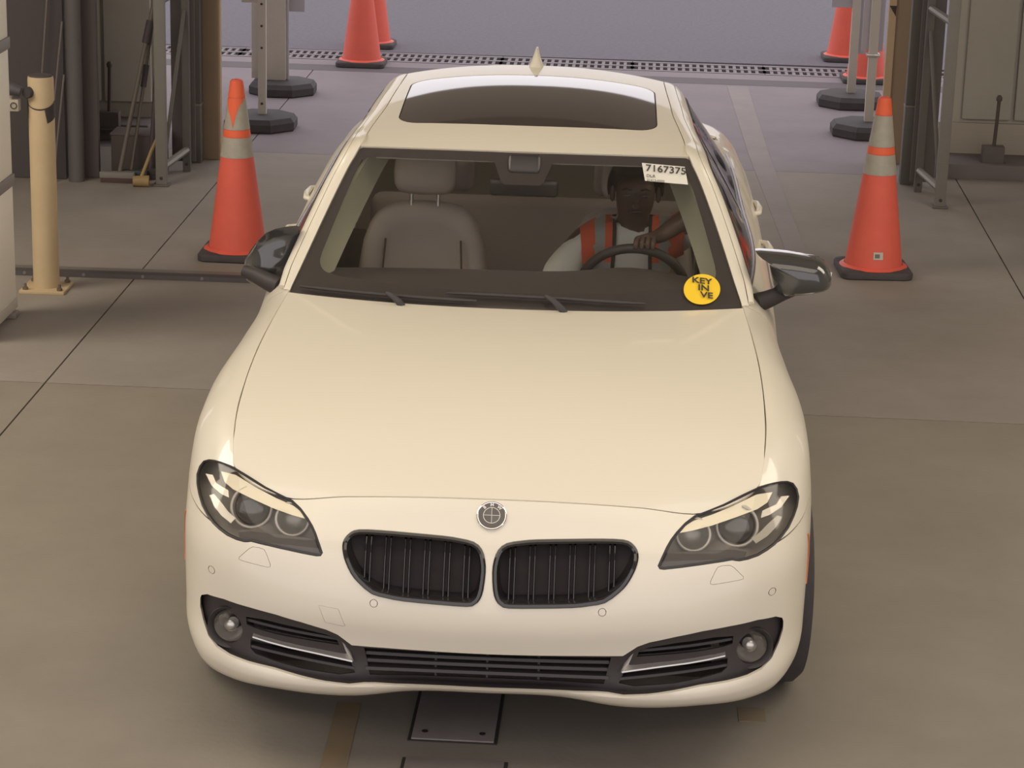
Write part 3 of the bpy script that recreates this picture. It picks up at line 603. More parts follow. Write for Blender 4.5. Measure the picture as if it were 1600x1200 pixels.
for sgn in (1, -1):
    sg = np.array([sgn, 1, 1])
    def strip(a, b_, bulge, nseg=6):
        rows = []
        for t in np.linspace(0, 1, nseg): rows.append(a*(1-t)+b_*t+np.array([0.5, -.15, .8])*bulge*(4*t*(1-t)))
        return np.array(rows)*sg
    obj('roof_rail', solid(strip(e0, e1, .003), .012, gap=.0018, flip=-sgn), PAINT, CAR, 40)
    k0 = 1
    obj('door_frame', solid(strip(e1[k0:], e2[k0:], .005), .012, gap=.0018, flip=-sgn), PAINT, CAR, 40)
    # weather strip, side glass, chrome belt moulding
    belt = catmull(TOPROW[10:15], 10); e3 = []
    for p in e2[k0:]:
        y = p[1]; e3.append([np.interp(y, belt[:, 1], belt[:, k]) for k in range(3)])
    e3 = np.array(e3); e3[:, 0] += .004; m0 = e2[k0:, 1] > 1.74; A, B = e2[k0:][m0], e3[m0]
    seal_a = A+np.array([-.002, 0, -.002]); seal_b = A+(B-A)*np.clip(.02/(np.linalg.norm(B-A, axis=1)[:, None]+1e-6), 0, 1)
    sgn_y = lambda lo, hi: (A[:, 1] >= lo) & (A[:, 1] <= hi)
    for lo, hi, nm in ((1.7, 2.78, 'front_side_window'), (2.84, 3.62, 'rear_side_window')):
        s_ = sgn_y(lo, hi); G_ = strip(A[s_], B[s_], .004)
        w_ = obj(nm, solid(G_, .004, flip=-sgn), SIDEGLASS, CAR, 60)
        obj('weather_strip', solid(strip(seal_a[s_], seal_b[s_], .002, 3), .008, out=.003, flip=-sgn), BLKPL, w_, 40)
    s_ = sgn_y(2.74, 2.88); obj('door_pillar', solid(strip(A[s_], B[s_], .006), .01, flip=-sgn), GLOSSBLK, CAR, 60)
    s_ = sgn_y(3.58, 4.2); obj('rear_pillar', solid(strip(A[s_], B[s_], .006), .01, flip=-sgn), PAINT, CAR, 60)
    b = bmesh.new(); tube(b, [(sgn*(p[0]+.004), p[1], p[2]+.004) for p in belt if 1.68 < p[1] < 3.9], .0075, 8); bm_ = obj('belt_moulding', b, mat('belt_satin', (.35, .31, .33), .25, .7, linear=True), CAR, 60)
    # pale pillar trim inside the glass
    a_ = e0[:37]+np.array([-.018, .022, -.014])+np.c_[np.zeros(37), np.zeros(37), -.022*np.linspace(0, 1, 37)**2]; b2_ = a_+np.array([-.082, .22, .004])
    obj('pillar_trim', solid(np.array([a_, (a_+b2_)/2+[.004, 0, 0], b2_])*sg, .012, flip=-sgn), PILLAR, CAR, 60)
    # wheels
    for yy in (.86, 3.82):
        st_ = math.radians(3) if yy < 1 else 0; Fx = frame_z((sgn*math.cos(st_), sgn*math.sin(st_), 0)); cw = (sgn*.80, yy, .365)
        b = bmesh.new(); lathe(b, [(.225, -.11), (.30, -.115), (.322, -.09), (.325, 0), (.322, .08), (.30, .105), (.232, .098), (.225, .07), (.225, -.11)], 48, cw, Fx); tr = obj('wheel', b, RUBBER, CAR, 40)
        b = bmesh.new(); lathe(b, [(.232, .096), (.222, .09), (.21, .02), (.21, -.10), (.225, -.10)], 48, cw, Fx); rm = obj('rim', b, CHROME, tr, 40)
        b = bmesh.new(); lathe(b, [(0, .07), (.04, .072), (.055, .06), (.06, .02), (0, .02)], 24, cw, Fx)
        for k in range(10):
            a = 2*math.pi*k/10; Rm = Fx @ Matrix.Rotation(a, 3, 'Z'); box(b, Vector(cw)+Rm @ Vector((.135, 0, .058)), (.17, .028, .03), Rm)
        obj('spokes', b, CHROME, tr, 40)
# rear window and boot lid so that the cabin is closed
ra = e0[-13:]; rows = [[(u*s[0], s[1]+.03*(1-u*u), s[2]+.015*(1-u*u)) for u in np.linspace(-1, 1, 25)] for s in ra]
obj('rear_window', solid(np.array(rows), .004), SIDEGLASS, CAR, 60)
top2 = catmull(TOPROW[14:], 6); rows = [[(u*s[0], s[1]+.02*(1-u*u), s[2]+.02*(1-u*u)) for u in np.linspace(-1, 1, 25)] for s in np.vstack([[(.62, 4.08, 1.125)], top2[:-5]])]
obj('boot_lid', solid(np.array(rows), .01), PAINT, CAR, 40)
# cowl under the windshield, wipers
cw_rows = []
for dy, dz in ((-.03, -.012), (.03, -.035), (.12, -.02)):
    cw_rows.append([(u*.725, 1.50+.11*u*u+dy, .978+.004*u*u+dz) for u in np.linspace(-1, 1, 31)])
obj('cowl', solid(np.array(cw_rows), .01), BLKPL, CAR, 60)
WBV = BVHTree.FromPolygons([tuple(p) for p in WG.reshape(-1, 3)], [(r*nc+c, r*nc+c+1, (r+1)*nc+c+1, (r+1)*nc+c) for r in range(nr-1) for c in range(nc-1)])
def ws_pt(x, z, off=0):
    h = WBV.ray_cast(Vector((x, 0, z)), Vector((0, 1, 0))); n_ = h[1] if h[1].y < 0 else -h[1]; return h[0]+n_*off, n_
def wiper(xs, zs, pivot):
    P = [ws_pt(x, z, .012)[0] for x, z in zip(xs, zs)]
    b = bmesh.new(); tube(b, P, [.004]+[.0065]*(len(P)-2)+[.004], 8); w = obj('wiper', b, BLKPL, CAR, 50)
    mid = P[len(P)//2]; pv = Vector(pivot); b = bmesh.new(); tube(b, [pv, pv.lerp(mid, .15)+Vector((0, -.012, .012)), pv.lerp(mid, .6)+Vector((0, -.016, .016)), mid+Vector((0, -.008, .008))], [.014, .012, .009, .006], 8); obj('arm', b, RUBBER, w, 50)
wiper(np.linspace(-.70, -.12, 9), np.linspace(1.001, .9985, 9), (-.36, 1.50, .985))
wiper(np.linspace(-.22, .42, 9), [1.012, 1.013, 1.013, 1.012, 1.011, 1.009, 1.006, 1.003, 1.0], (.16, 1.49, .985))
# antenna fin
b = bmesh.new(); base = [(.035, 3.375), (.034, 3.44), (.026, 3.52), (0, 3.545), (-.026, 3.52), (-.034, 3.44), (-.035, 3.375), (-.02, 3.352), (0, 3.345), (.02, 3.352)]; n = len(base)
vb = [b.verts.new((x, y, 1.45)) for x, y in base]; vm = [b.verts.new((x*.52, 3.44+(y-3.44)*.75, 1.487)) for x, y in base]; vt = [b.verts.new((x*.14, 3.47+(y-3.44)*.4, 1.526)) for x, y in base]
for A, B in ((vb, vm), (vm, vt)):
    for k in range(n): b.faces.new((A[k], A[(k+1) % n], B[(k+1) % n], B[k]))
b.faces.new(vt); bmesh.ops.recalc_face_normals(b, faces=b.faces); obj('antenna_fin', b, PAINT, CAR, 50)

# ---- door mirrors
MOUT = [(.785,1.124),(.83,1.125),(.90,1.121),(.96,1.113),(1.0,1.104),(1.028,1.08),(1.041,1.045),(1.036,1.015),(1.0,1.0),(.93,.987),(.875,.985),(.848,1.008),(.838,1.045),(.830,1.082),(.815,1.106)]
def make_mirror():
    P = smooth_loop(MOUT, 2); c = np.array([.94, 1.05]); loops = []
    for s, y in ((.96, 1.905), (1.0, 1.89), (1.0, 1.85), (.97, 1.815), (.88, 1.785), (.70, 1.765), (.42, 1.755), (.12, 1.752)):
        loops.append([Vector((c[0]+(x-c[0])*s, y-.10*(x-.94)*0, c[1]+(z-c[1])*s)) for x, z in P])
    n = len(P); me = loft(loops); b = bmesh.new(); b.from_mesh(me); 
    for e in [e for e in b.edges if e.is_boundary]: pass
    bmesh.ops.holes_fill(b, edges=[e for e in b.edges if e.is_boundary]); bmesh.ops.recalc_face_normals(b, faces=b.faces); b.to_mesh(me); b.free()
    h = obj('door_mirror', me, mat('mirror_black', (.05, .05, .048), .12, coat=1, linear=True), CAR, 50); h['label'] = 'gloss black door mirror'
    b = bmesh.new(); tube(b, [(.79, 1.78, .965), (.83, 1.80, .975), (.88, 1.83, .99), (.92, 1.84, 1.0)], [.034, .030, .026, .02], 12); obj('stalk', b, BLKPL, h, 60)
    b = bmesh.new(); tube(b, [(.915, 1.768, 1.006), (.97, 1.776, 1.011), (1.008, 1.795, 1.020), (1.030, 1.825, 1.038), (1.038, 1.85, 1.06)], [.004, .007, .0075, .007, .004], 8); obj('turn_strip', b, mat('signal_strip', (.55, .54, .50), .25, linear=True), h, 60)
    g = [(c[0]+(x-c[0])*.9, 1.908, c[1]+(z-c[1])*.9) for x, z in P]; obj('mirror_glass', pyd('mg', g, [tuple(range(n))]), BRIGHT, h)
    return h
mR = make_mirror()
# the other mirror is folded in against the door
mL = copy_tree(mR, CAR); hinge = Vector((-.80, 1.80, 1.02))
for o in [mL]+list(mL.children):
    o.data = mirror_mesh(o.data)
    if not o.name.startswith('stalk'): o.data.transform(Matrix.Translation((.0, .0, .035)) @ Matrix.Translation(hinge) @ Matrix.Rotation(math.radians(-58), 4, 'Z') @ Matrix.Rotation(math.radians(-34), 4, 'Y') @ Matrix.Translation(-hinge))
mL['label'] = 'gloss black door mirror folded in'

# ---- paper label and round sticker on the glass
STK = mat('label_white', (.78, .75, .66), .6, linear=True); INK = mat('ink', (.05, .045, .042), .7, linear=True); YEL = mat('sticker_yellow', (.93, .62, .03), .6, linear=True)
def glass_patch(P2, off, name, m, parent, th=.0006):
    n = len(P2); v = []
    for k in (0, 1):
        for x, z in P2: v.append(ws_pt(x, z, off+k*th)[0])
    return obj(name, fixn(pyd(name, v, [tuple(range(n)), tuple(range(n, 2*n))]+[(i, (i+1) % n, n+(i+1) % n, n+i) for i in range(n)])), m, parent)
TL, TR, BR, BL = [Vector(p) for p in ((.401, 2.105, 1.357), (.547, 2.117, 1.346), (.559, 2.063, 1.296), (.413, 2.05, 1.307))]
gl = []
for a, b_ in ((TL, TR), (TR, BR), (BR, BL), (BL, TL)):
    for k in range(4): p = a.lerp(b_, k/4); gl.append((p.x, p.z))
lab = glass_patch(gl, .0015, 'paper_label', STK, ws); lab['label'] = 'white paper lot label with printed number'
cenl = (TL+TR+BR+BL)/4; pc, nl = ws_pt(cenl.x, cenl.z, .0065); ux = (TR-TL).normalized(); uy = nl.cross(ux).normalized(); FL = Matrix((ux, uy, nl)).transposed().to_4x4()
def ltext(s, x, y, size, bold=0, al='LEFT'):
    return text_obj('lettering', s, size, INK, Matrix.Translation(pc) @ FL @ Matrix.Translation((x, y, 0)), ws, .0002, bold, al)
ltext('7167375', -.067, .0135, .0400, .0005)
ltext('DLR', -.064, -.0185, .017); ltext('21413-0000', -.062, -.036, .0125)
kc, kn = ws_pt(.605, 1.035, .0)
KX = [(.605+.060*math.cos(a), 1.0345+.0335*math.sin(a)) for a in [2*math.pi*k/36 for k in range(36)]]
ky = glass_patch(KX, .0015, 'round_sticker', YEL, ws); ky['label'] = 'round yellow sticker with black lettering'
pc2, n2 = ws_pt(.605, 1.035, .0062); ux = Vector((1, .12, -.02)).normalized(); ux = (ux-n2*ux.dot(n2)).normalized(); uy = n2.cross(ux).normalized(); FK = Matrix((ux, uy, n2)).transposed().to_4x4()
for s, x, y in (('KEY', .003, .036), ('IN', .005, .0), ('VE', .011, -.036)):
    text_obj('lettering', s, .041, INK, Matrix.Translation(pc2) @ FK @ Matrix.Translation((x, y, 0)) @ Matrix.Rotation(math.radians(-6), 4, 'Z') @ Matrix.Scale(.92, 4, (1, 0, 0)), ws, .0002, .0009)

# ---- cabin
def rbox(name, c, s, m, parent, rot=None, bev=.03, seg=4):
    b = bmesh.new(); bmesh.ops.create_cube(b, size=1); bmesh.ops.scale(b, vec=s, verts=b.verts); bmesh.ops.bevel(b, geom=b.edges[:], offset=bev, segments=seg, affect='EDGES', profile=.5)
    if rot: bmesh.ops.rotate(b, cent=(0, 0, 0), matrix=rot, verts=b.verts)
    bmesh.ops.translate(b, vec=c, verts=b.verts); return obj(name, b, m, parent, 60)
rows = []
for y, z in ((1.52, .955), (1.70, .985), (1.86, .995), (1.96, .985), (2.0, .94), (1.98, .80), (1.95, .55)):
    rows.append([(u*.72, y-.10*(1-u*u)*(1 if y < 1.8 else .2), z+.02*(1-u*u)+(.028*math.exp(-((u*.72-.385)/.17)**2) if y > 1.75 and z > .9 else 0)) for u in np.linspace(-1, 1, 31)])
dash = obj('dashboard', solid(dense(np.array(rows), 4, 1), .02), mat('dash_black', (.075, .065, .06), .6, linear=True), CAR, 60)
obj('underbody', fixn(pyd('ub', [(-.62, .28, .30), (.62, .28, .30), (.70, 4.6, .28), (-.70, 4.6, .28), (-.62, .28, .27), (.62, .28, .27), (.70, 4.6, .24), (-.70, 4.6, .24)], [(0, 1, 2, 3), (4, 7, 6, 5), (0, 4, 5, 1), (1, 5, 6, 2), (2, 6, 7, 3), (3, 7, 4, 0)])), DARK, CAR)
obj('firewall', pyd('fw', [(-.80, 1.42, .26), (.80, 1.42, .26), (.74, 1.47, .94), (-.74, 1.47, .94)], [(0, 1, 2, 3)]), DARK, CAR)
hg = RGd - np.array([0, 0, .035]); obj('headliner', solid(hg[:, 3:-3], .006), mat('headliner_cream', (.50, .46, .38), .8, linear=True), CAR, 60)
for sgn in (1, -1):
    obj('door_card', solid(BG - n_in*.07 + np.array([0, 0, 0]), .02, (cols > ci(10)) & (cols < ci(14)) & (rowi > ri(1)) & (right if sgn > 0 else ~right)), mat('door_trim', (.2, .17, .15), .7, linear=True), CAR, 60)
def seat(x):
    tilt = Matrix.Rotation(math.radians(-19), 3, 'X')
    # backrest shaped by outline
    prof = [(-.250, 0), (-.255, .15), (-.245, .32), (-.225, .50), (-.175, .610), (-.10, .645), (0, .652), (.10, .645), (.175, .610), (.225, .50), (.245, .32), (.255, .15), (.250, 0)]
    P = smooth_loop(prof, 2); c = np.array([0, .31]); loops = []
    for s, dy in ((.86, .11), (.97, .10), (1.0, .07), (1.0, .02), (.97, -.01), (.90, -.025), (.72, -.012), (.68, -.004), (.40, .0), (.1, .0)):
        loops.append([Vector((x, 2.62, .43)) + tilt @ Vector((c[0]+(a-c[0])*s, dy, c[1]+(b_-c[1])*s)) for a, b_ in P])
    st = obj('front_seat', loft(loops), CREAM, CAR, 60); st['label'] = 'cream leather front seat'
    b = bmesh.new(); n = 20; rings = []
    for s, dy in ((.7, .06), (.95, .05), (1, .02), (.98, -.02), (.9, -.035), (.6, -.045), (.1, -.047)):
        ring = []
        for k in range(n):
            a = 2*math.pi*k/n; ca, sa = math.cos(a), math.sin(a); e = .55
            px = .118*s*math.copysign(abs(ca)**e, ca); pz = .082*s*math.copysign(abs(sa)**e, sa); ring.append(b.verts.new(Vector((x, 2.83, 1.15))+tilt @ Vector((px, dy, pz))))
        rings.append(ring)
    for A, B in zip(rings, rings[1:]):
        for k in range(n): b.faces.new((A[k], A[(k+1) % n], B[(k+1) % n], B[k]))
    b.faces.new(rings[0]); b.faces.new(rings[-1]); bmesh.ops.recalc_face_normals(b, faces=b.faces); obj('headrest', b, CREAM, st, 60)
    for sx in (-.05, .05):
        b = bmesh.new(); tube(b, [Vector((x+sx, 2.81, 1.02)), Vector((x+sx, 2.835, 1.10))], .007, 8); obj('headrest_post', b, CHROME, st, 60)
    for sx in (-.155, .155):
        b = bmesh.new(); tube(b, [Vector((x+sx*.95, 2.62, .45))+tilt @ Vector((0, -.018, 0)), Vector((x+sx, 2.62, .43))+tilt @ Vector((0, -.021, .25)), Vector((x+sx*.9, 2.62, .43))+tilt @ Vector((0, -.018, .50))], .004, 6); obj('seam', b, mat('seam_dark', (.10, .08, .06), .8, linear=True), st, 60)
    rbox('seat_cushion', (x, 2.40, .43), (.50, .52, .16), CREAM, st, None, .05)
seat(-.385); seat(.385)
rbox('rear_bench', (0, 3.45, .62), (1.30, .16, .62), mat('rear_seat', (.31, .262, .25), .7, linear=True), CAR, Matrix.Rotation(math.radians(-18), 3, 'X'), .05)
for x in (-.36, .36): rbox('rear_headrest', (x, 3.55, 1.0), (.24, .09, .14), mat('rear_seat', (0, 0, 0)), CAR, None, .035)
rbox('centre_console', (0, 2.35, .62), (.24, .75, .24), CABIN, CAR, None, .03)
b = bmesh.new(); lathe(b, [(0, 0)], 3) if False else None; b.free()
swc, swn = Vector((.388, 2.17, .895)), Vector((0, .90, .42)); Fs = frame_z(swn)
sw = obj('steering_wheel', torus_me(swc, .185, .0165, swn, 48, 10), mat('wheel_black', (.045, .038, .036), .5, linear=True), CAR, 60)
b = bmesh.new(); lathe(b, [(0, -.02), (.07, -.02), (.075, 0), (.05, .025), (0, .03)], 28, swc, Fs)
for a in (0, math.pi, -math.pi/2): box(b, swc+Fs @ Vector((.12*math.cos(a), .12*math.sin(a), 0)), (.13, .035, .012), Fs @ Matrix.Rotation(a, 3, 'Z'))
obj('hub', b, MATS['wheel_black'], sw, 60)
im = rbox('interior_mirror', (.004, 2.075, 1.265), (.235, .03, .062), mat('mirror_case', (.035, .03, .03), .4, linear=True), CAR, Matrix.Rotation(math.radians(12), 3, 'X'), .014)
rbox('sensor_pod', (.004, 2.085, 1.335), (.11, .06, .075), MATS['mirror_case'], im, Matrix.Rotation(math.radians(-38), 3, 'X'), .015)
# ================================================================== THINGS AROUND THE CAR
CONE = mat('cone_orange', (.78, .128, .082), .55, linear=True, noise=(.70, .115, .08), noise_scale=6)
CONE_TOP = mat('cone_orange_bright', (.85, .14, .055), .5, linear=True)
REFLT = mat('cone_collar', (.42, .39, .33), .45, linear=True, noise=(.36, .33, .28), noise_scale=20)
CBASE = mat('cone_base', (.055, .046, .048), .8, linear=True, noise=(.07, .06, .06), noise_scale=12)
def make_cone(tag_paper=False, torn=False, bare=False):
    t = root('traffic_cone'); R_ = lambda z: .148-(.148-.030)*(z-.03)/(.90-.03)
    b = bmesh.new(); s = .182; pts = []
    for cx, cy, a0 in ((s-.05, s-.05, 0), (-s+.05, s-.05, 90), (-s+.05, -s+.05, 180), (s-.05, -s+.05, 270)):
        for k in range(4): a = math.radians(a0+30*k); pts.append((cx+.05*math.cos(a), cy+.05*math.sin(a)))
    n = len(pts); lv = []
    for sc, z in ((.97, 0), (1, .006), (1, .030), (.965, .038), (.80, .042)): lv.append([b.verts.new((x*sc, y*sc, z)) for x, y in pts])
    for A, B in zip(lv, lv[1:]):
        for k in range(n): b.faces.new((A[k], A[(k+1) % n], B[(k+1) % n], B[k]))
    b.faces.new(lv[0][::-1]); b.faces.new(lv[-1]); bs = obj('base', b, CBASE, t, 40)
    def seg(name, z0, z1, m, d=0, top=False, k=6):
        b = bmesh.new(); zs = np.linspace(z0, z1, k); prof = [(R_(z)+d, z) for z in zs]
        if d: prof = [(R_(z0)-.004, z0)]+prof+[(R_(z1)-.004, z1)]
        elif top: prof += [(R_(z1)-.006, z1+.006), (.012, z1+.008), (.010, z1-.02)]
        lathe(b, [(R_(z0)*.9, z0-.001)]+prof if not d else prof, 40); return obj(name, b, m, t, 50)
    if bare: seg('body', .036, .895, CONE, 0, True, 12)
    else:
        seg('body', .036, .895, CONE, 0, True, 12)
        seg('collar', .655, .810, REFLT, .0025); seg('collar', .515, .615, REFLT, .0025); seg('cap', .815, .893, CONE_TOP, .0015); seg('cap', .619, .652, CONE_TOP, .0015)
    b = bmesh.new(); lathe(b, [(.172, .040), (.160, .046), (.149, .052), (.146, .045)], 40); obj('flange', b, CONE, t, 50)
    if tag_paper:
        b = bmesh.new()
        for k, (dx, dz, w, h, m) in enumerate(()): pass
        g = []
        for a in np.linspace(-100, -80, 5):
            aa = math.radians(a); 
            for z in (.098, .135): r = R_(z)+.0025; g.append((r*math.cos(aa), r*math.sin(aa), z))
        b.free(); lb = obj('asset_tag', pyd('at', g, [(2*i, 2*i+2, 2*i+3, 2*i+1) for i in range(4)]), mat('tag_white', (.55, .52, .46), .6, linear=True), t)
        g = []
        for a in np.linspace(-97, -87, 4):
            aa = math.radians(a)
            for z in (.106, .126): r = R_(z)+.0032; g.append((r*math.cos(aa), r*math.sin(aa), z))
        obj('tag_print', pyd('tp', g, [(2*i, 2*i+2, 2*i+3, 2*i+1) for i in range(3)]), mat('tag_grey', (.16, .17, .13), .7, linear=True), t)
    if torn:
        # orange showing where the upper collar has torn away
        g = []; spec = [(-150, .812, .79), (-130, .812, .75), (-112, .812, .715), (-100, .812, .665), (-92, .812, .70), (-80, .812, .745), (-65, .812, .775), (-50, .812, .79), (-35, .812, .80)]
        for a, z1, z0 in spec:
            aa = math.radians(a)
            for z in (z0, z1): r = R_(z)+.0042; g.append((r*math.cos(aa), r*math.sin(aa), z))
        obj('torn_patch', pyd('tn', g, [(2*i, 2*i+2, 2*i+3, 2*i+1) for i in range(len(spec)-1)]), CONE_TOP, t)
    return t
c = make_cone(False, True); c.location = (-1.558, 5.95, 0); c.rotation_euler.z = FR; tag(c, 'orange traffic cone with torn upper reflective collar beside the folded mirror', 'traffic cone', 'traffic cones along the lane')
c = make_cone(True); c.location = (1.675, 6.06, 0); c.rotation_euler.z = .05; tag(c, 'orange traffic cone with small white tag near its base', 'traffic cone', 'traffic cones along the lane')
far = make_cone(); far.location = (-1.535, 12.06, 0); tag(far, 'orange traffic cone standing in front of the drain grating, left of the car roof', 'traffic cone', 'traffic cones along the lane')
far['label'] = 'faded orange traffic cone on near side of the drain by the car roof'
for loc, lb in (((-1.545, 12.98, 0), 'orange traffic cone half hidden behind another beyond the drain'), ((2.175, 13.06, 0), 'bright orange traffic cone beyond the drain behind a sign post'), ((2.235, 12.06, 0), 'orange traffic cone on near side of the drain behind two sign posts')):
    k = copy_tree(far, None, label=lb, cat='traffic cone', group='traffic cones along the lane'); k.location = loc

# ---- trench drain
GRATE = mat('grate_steel', (.22, .195, .21), .7, linear=True, noise=(.19, .17, .18), noise_scale=9); 
dr = root('trench_drain', (0, 12.435, 0), FR, label='slotted trench drain grating across the apron', cat='drain')
boxobj('channel', (0, 0, -.17), (7.2, .44, .02), DARK, dr, bev=0, smooth=None)
for s in (-1, 1): boxobj('channel_wall', (0, s*.225, -.09), (7.2, .02, .18), DARK, dr, bev=0, smooth=None)
def grate_me():
    b = bmesh.new(); L = 1.0; N = 18; p = L/N
    for y, w in ((-.19, .06), (-.0, .05), (.19, .06)): box(b, (0, y, -.015), (L-.004, w, .03))
    for k in range(N+1): box(b, (-L/2+k*p, 0, -.016), (.024, .40, .028))
    me = bpy.data.meshes.new('grate'); b.to_mesh(me); b.free(); return me
gm = grate_me()
for k in range(7): o = obj('grate', gm, GRATE, dr); o.location.x = -3.0+k
# ---- sign stands on octagonal rubber feet
OFF = mat('post_white', (.50, .455, .405), .6, linear=True, noise=(.54, .495, .44), noise_scale=7); LAV = mat('panel_lavender', (.46, .43, .47), .6, linear=True); BOLT = mat('bolt', (.06, .05, .05), .5, .5, linear=True)
def stand(loc, r, lab, post_w, post_dx, panels, bolts=(), clamp=None, top=1.7):
    t = root('sign_stand', loc, 0, label=lab, cat='sign stand', group='portable sign stands')
    b = bmesh.new(); lv = []
    for sc, z in ((.97, 0), (1, .01), (1, .055), (.90, .085), (.0001, .092)):
        lv.append([b.verts.new((r*sc*math.cos(a), r*sc*math.sin(a), z)) for a in [math.pi/8+k*math.pi/4 for k in range(8)]])
    for A, B in zip(lv, lv[1:]):
        for k in range(8): b.faces.new((A[k], A[(k+1) % 8], B[(k+1) % 8], B[k]))
    bmesh.ops.remove_doubles(b, verts=b.verts, dist=.0005); b.faces.new(lv[0][::-1]) ; obj('foot', b, RUBBER, t, 25)
    boxobj('post', (post_dx, 0, top/2+.06), (post_w, .045, top-.06), OFF, t, bev=.004)
    for x0, x1, z0, z1, dy, m in panels: boxobj('sign_panel', ((x0+x1)/2, dy, (z0+z1)/2), (x1-x0, .012, z1-z0), m, t, bev=.003)
    for z in bolts:
        b = bmesh.new(); lathe(b, [(0, -.006), (.008, -.006), (.008, .004), (0, .006)], 10, (post_dx, -.024, z), frame_z((0, -1, 0))); obj('bolt', b, BOLT, t, 40)
    if clamp: boxobj('clamp', (post_dx, -.01, clamp), (post_w+.03, .07, .02), CHROME, t)
    return t
stand((-1.925, 9.42, 0), .245, 'thin white post sign stand behind the torn-collar cone', .052, .01, [(-.125, .0, .80, 1.6, .03, OFF)], (.16, .52, .66, .80, 1.0))
stand((-1.955, 10.74, 0), .245, 'wide white column sign stand on a rubber foot behind the thin post', .19, -.075, [(-.225, .035, .09, 1.6, .04, OFF), (.02, .145, .56, 1.6, .06, LAV), (.028, .042, .09, 1.6, .0, LAV)])
stand((2.02, 10.98, 0), .25, 'white sign stand whose lavender panel hangs beside the post, behind the other stand', .058, .0, [(-.17, .0, .68, 1.6, .03, LAV), (.02, .085, .36, 1.6, .03, LAV)])
stand((2.03, 9.87, 0), .26, 'white sign stand with clamped lavender panel behind the tagged cone', .058, .0, [(-.075, .065, .55, 1.6, .03, LAV)], (), .53)
# ---- painted lines and floor plates
def decal(name, pts, m, lab, cat, z=.002):
    n = len(pts); v = [(x, y, 0) for x, y in pts]+[(x, y, z) for x, y in pts]
    o = obj(name, fixn(pyd(name, v, [tuple(range(n)), tuple(range(n, 2*n))]+[(i, (i+1) % n, n+(i+1) % n, n+i) for i in range(n)])), m); return tag(o, lab, cat)
decal('painted_line', [(1.27, 6.0), (1.375, 6.0), (1.335, 9.0), (1.335, 11.6), (1.185, 11.6), (1.205, 9.0)], mat('worn_white', (.29, .255, .245), .8, linear=True, noise=(.25, .22, .215), noise_scale=3), 'worn pale lane line on the floor beside the car', 'lane line')
decal('painted_line', [(-.455, -.6), (-.375, -.6), (-.385, .52), (-.455, .52)], mat('worn_yellow', (.265, .185, .09), .8, linear=True, noise=(.20, .16, .115), noise_scale=9), 'faded yellow floor line running under the front bumper', 'lane line')
decal('paint_patch', [(.72, .50), (.80, .50), (.80, .60), (.72, .60)], mat('worn_yellow2', (.235, .18, .105), .8, linear=True, noise=(.20, .165, .12), noise_scale=14), 'small faded yellow paint patch beside the bumper', 'paint patch')
def plate(loc, s, lab, m):
    t = root('floor_plate', loc, FR, label=lab, cat='floor plate')
    boxobj('frame', (0, 0, .001), (s[0]+.02, s[1]+.012, .004), mat('plate_gap', (.035, .030, .028), .8, linear=True), t, bev=0, smooth=None)
    boxobj('plate', (0, 0, .005), (s[0], s[1], .006), m, t, bev=.002)
    for sx in (-1, 1):
        b = bmesh.new(); lathe(b, [(0, .0075), (.008, .0085), (.009, .0115), (0, .0122)], 10, (sx*s[0]*.35, -s[1]*.38, 0)); obj('screw', b, BOLT, t, 40)
plate((-.098, .46, 0), (.235, .36), 'dark steel floor plate under the front bumper', mat('plate_steel', (.22, .19, .175), .6, .1, linear=True, noise=(.25, .22, .20), noise_scale=10))
plate((-.088, .03, 0), (.275, .25), 'dark steel floor plate in front of the car', MATS['plate_steel'])
# ---- bollard with chain fitting
YB = mat('bollard_cream', (.56, .43, .265), .55, linear=True, noise=(.50, .385, .23), noise_scale=5)
t = root('bollard', (-2.355, 5.14, 0), FR, label='cream yellow steel bollard bolted to the floor with a black strap', cat='bollard')
boxobj('base_plate', (0, 0, .008), (.215, .215, .016), YB, t, bev=.003)
for sx in (-1, 1):
    for sy in (-1, 1):
        b = bmesh.new(); lathe(b, [(0, .016), (.014, .016), (.014, .028), (.007, .030), (.007, .045), (0, .046)], 6, (sx*.082, sy*.082, 0)); obj('anchor_bolt', b, mat('anchor', (.20, .16, .12), .5, .5, linear=True), t, 30)
b = bmesh.new(); lathe(b, [(.062, .012), (.0615, .30), (.0605, 1.012), (.058, 1.024), (0, 1.032)], 36); obj('post', b, YB, t, 40)
b = bmesh.new(); lathe(b, [(.058, 1.020), (.052, 1.031), (0, 1.036)], 36); obj('cap', b, mat('cap_dark', (.06, .05, .05), .8, linear=True), t, 40)
b = bmesh.new(); 
rings = []
for a in np.linspace(-175, 5, 20):
    aa = math.radians(a); zt = .915-.035*math.sin(math.radians(a+175)); rings.append([b.verts.new((.064*math.cos(aa), .064*math.sin(aa), zt)), b.verts.new((.064*math.cos(aa), .064*math.sin(aa), zt-(.075 if a > -60 or a < -150 else .004))), b.verts.new((.058*math.cos(aa), .058*math.sin(aa), zt-.01))])
for A, B in zip(rings, rings[1:]):
    for k in range(3): b.faces.new((A[k], A[(k+1) % 3], B[(k+1) % 3], B[k]))
bmesh.ops.recalc_face_normals(b, faces=b.faces); obj('strap', b, BLKPL, t, 40)
b = bmesh.new(); lathe(b, [(0, -.015), (.026, -.015), (.026, .015), (.022, .02), (0, .02)], 20, (-.045, -.052, .955), frame_z((-.3, -1, 0))); obj('strap_knob', b, BLKPL, t, 40)
t = root('gate_latch', (-2.495, 5.09, -.03), 0, label='grey and cream latch unit clamped beside the bollard top', cat='latch')
LATM = mat('latch_cream', (.42, .37, .30), .5, linear=True)
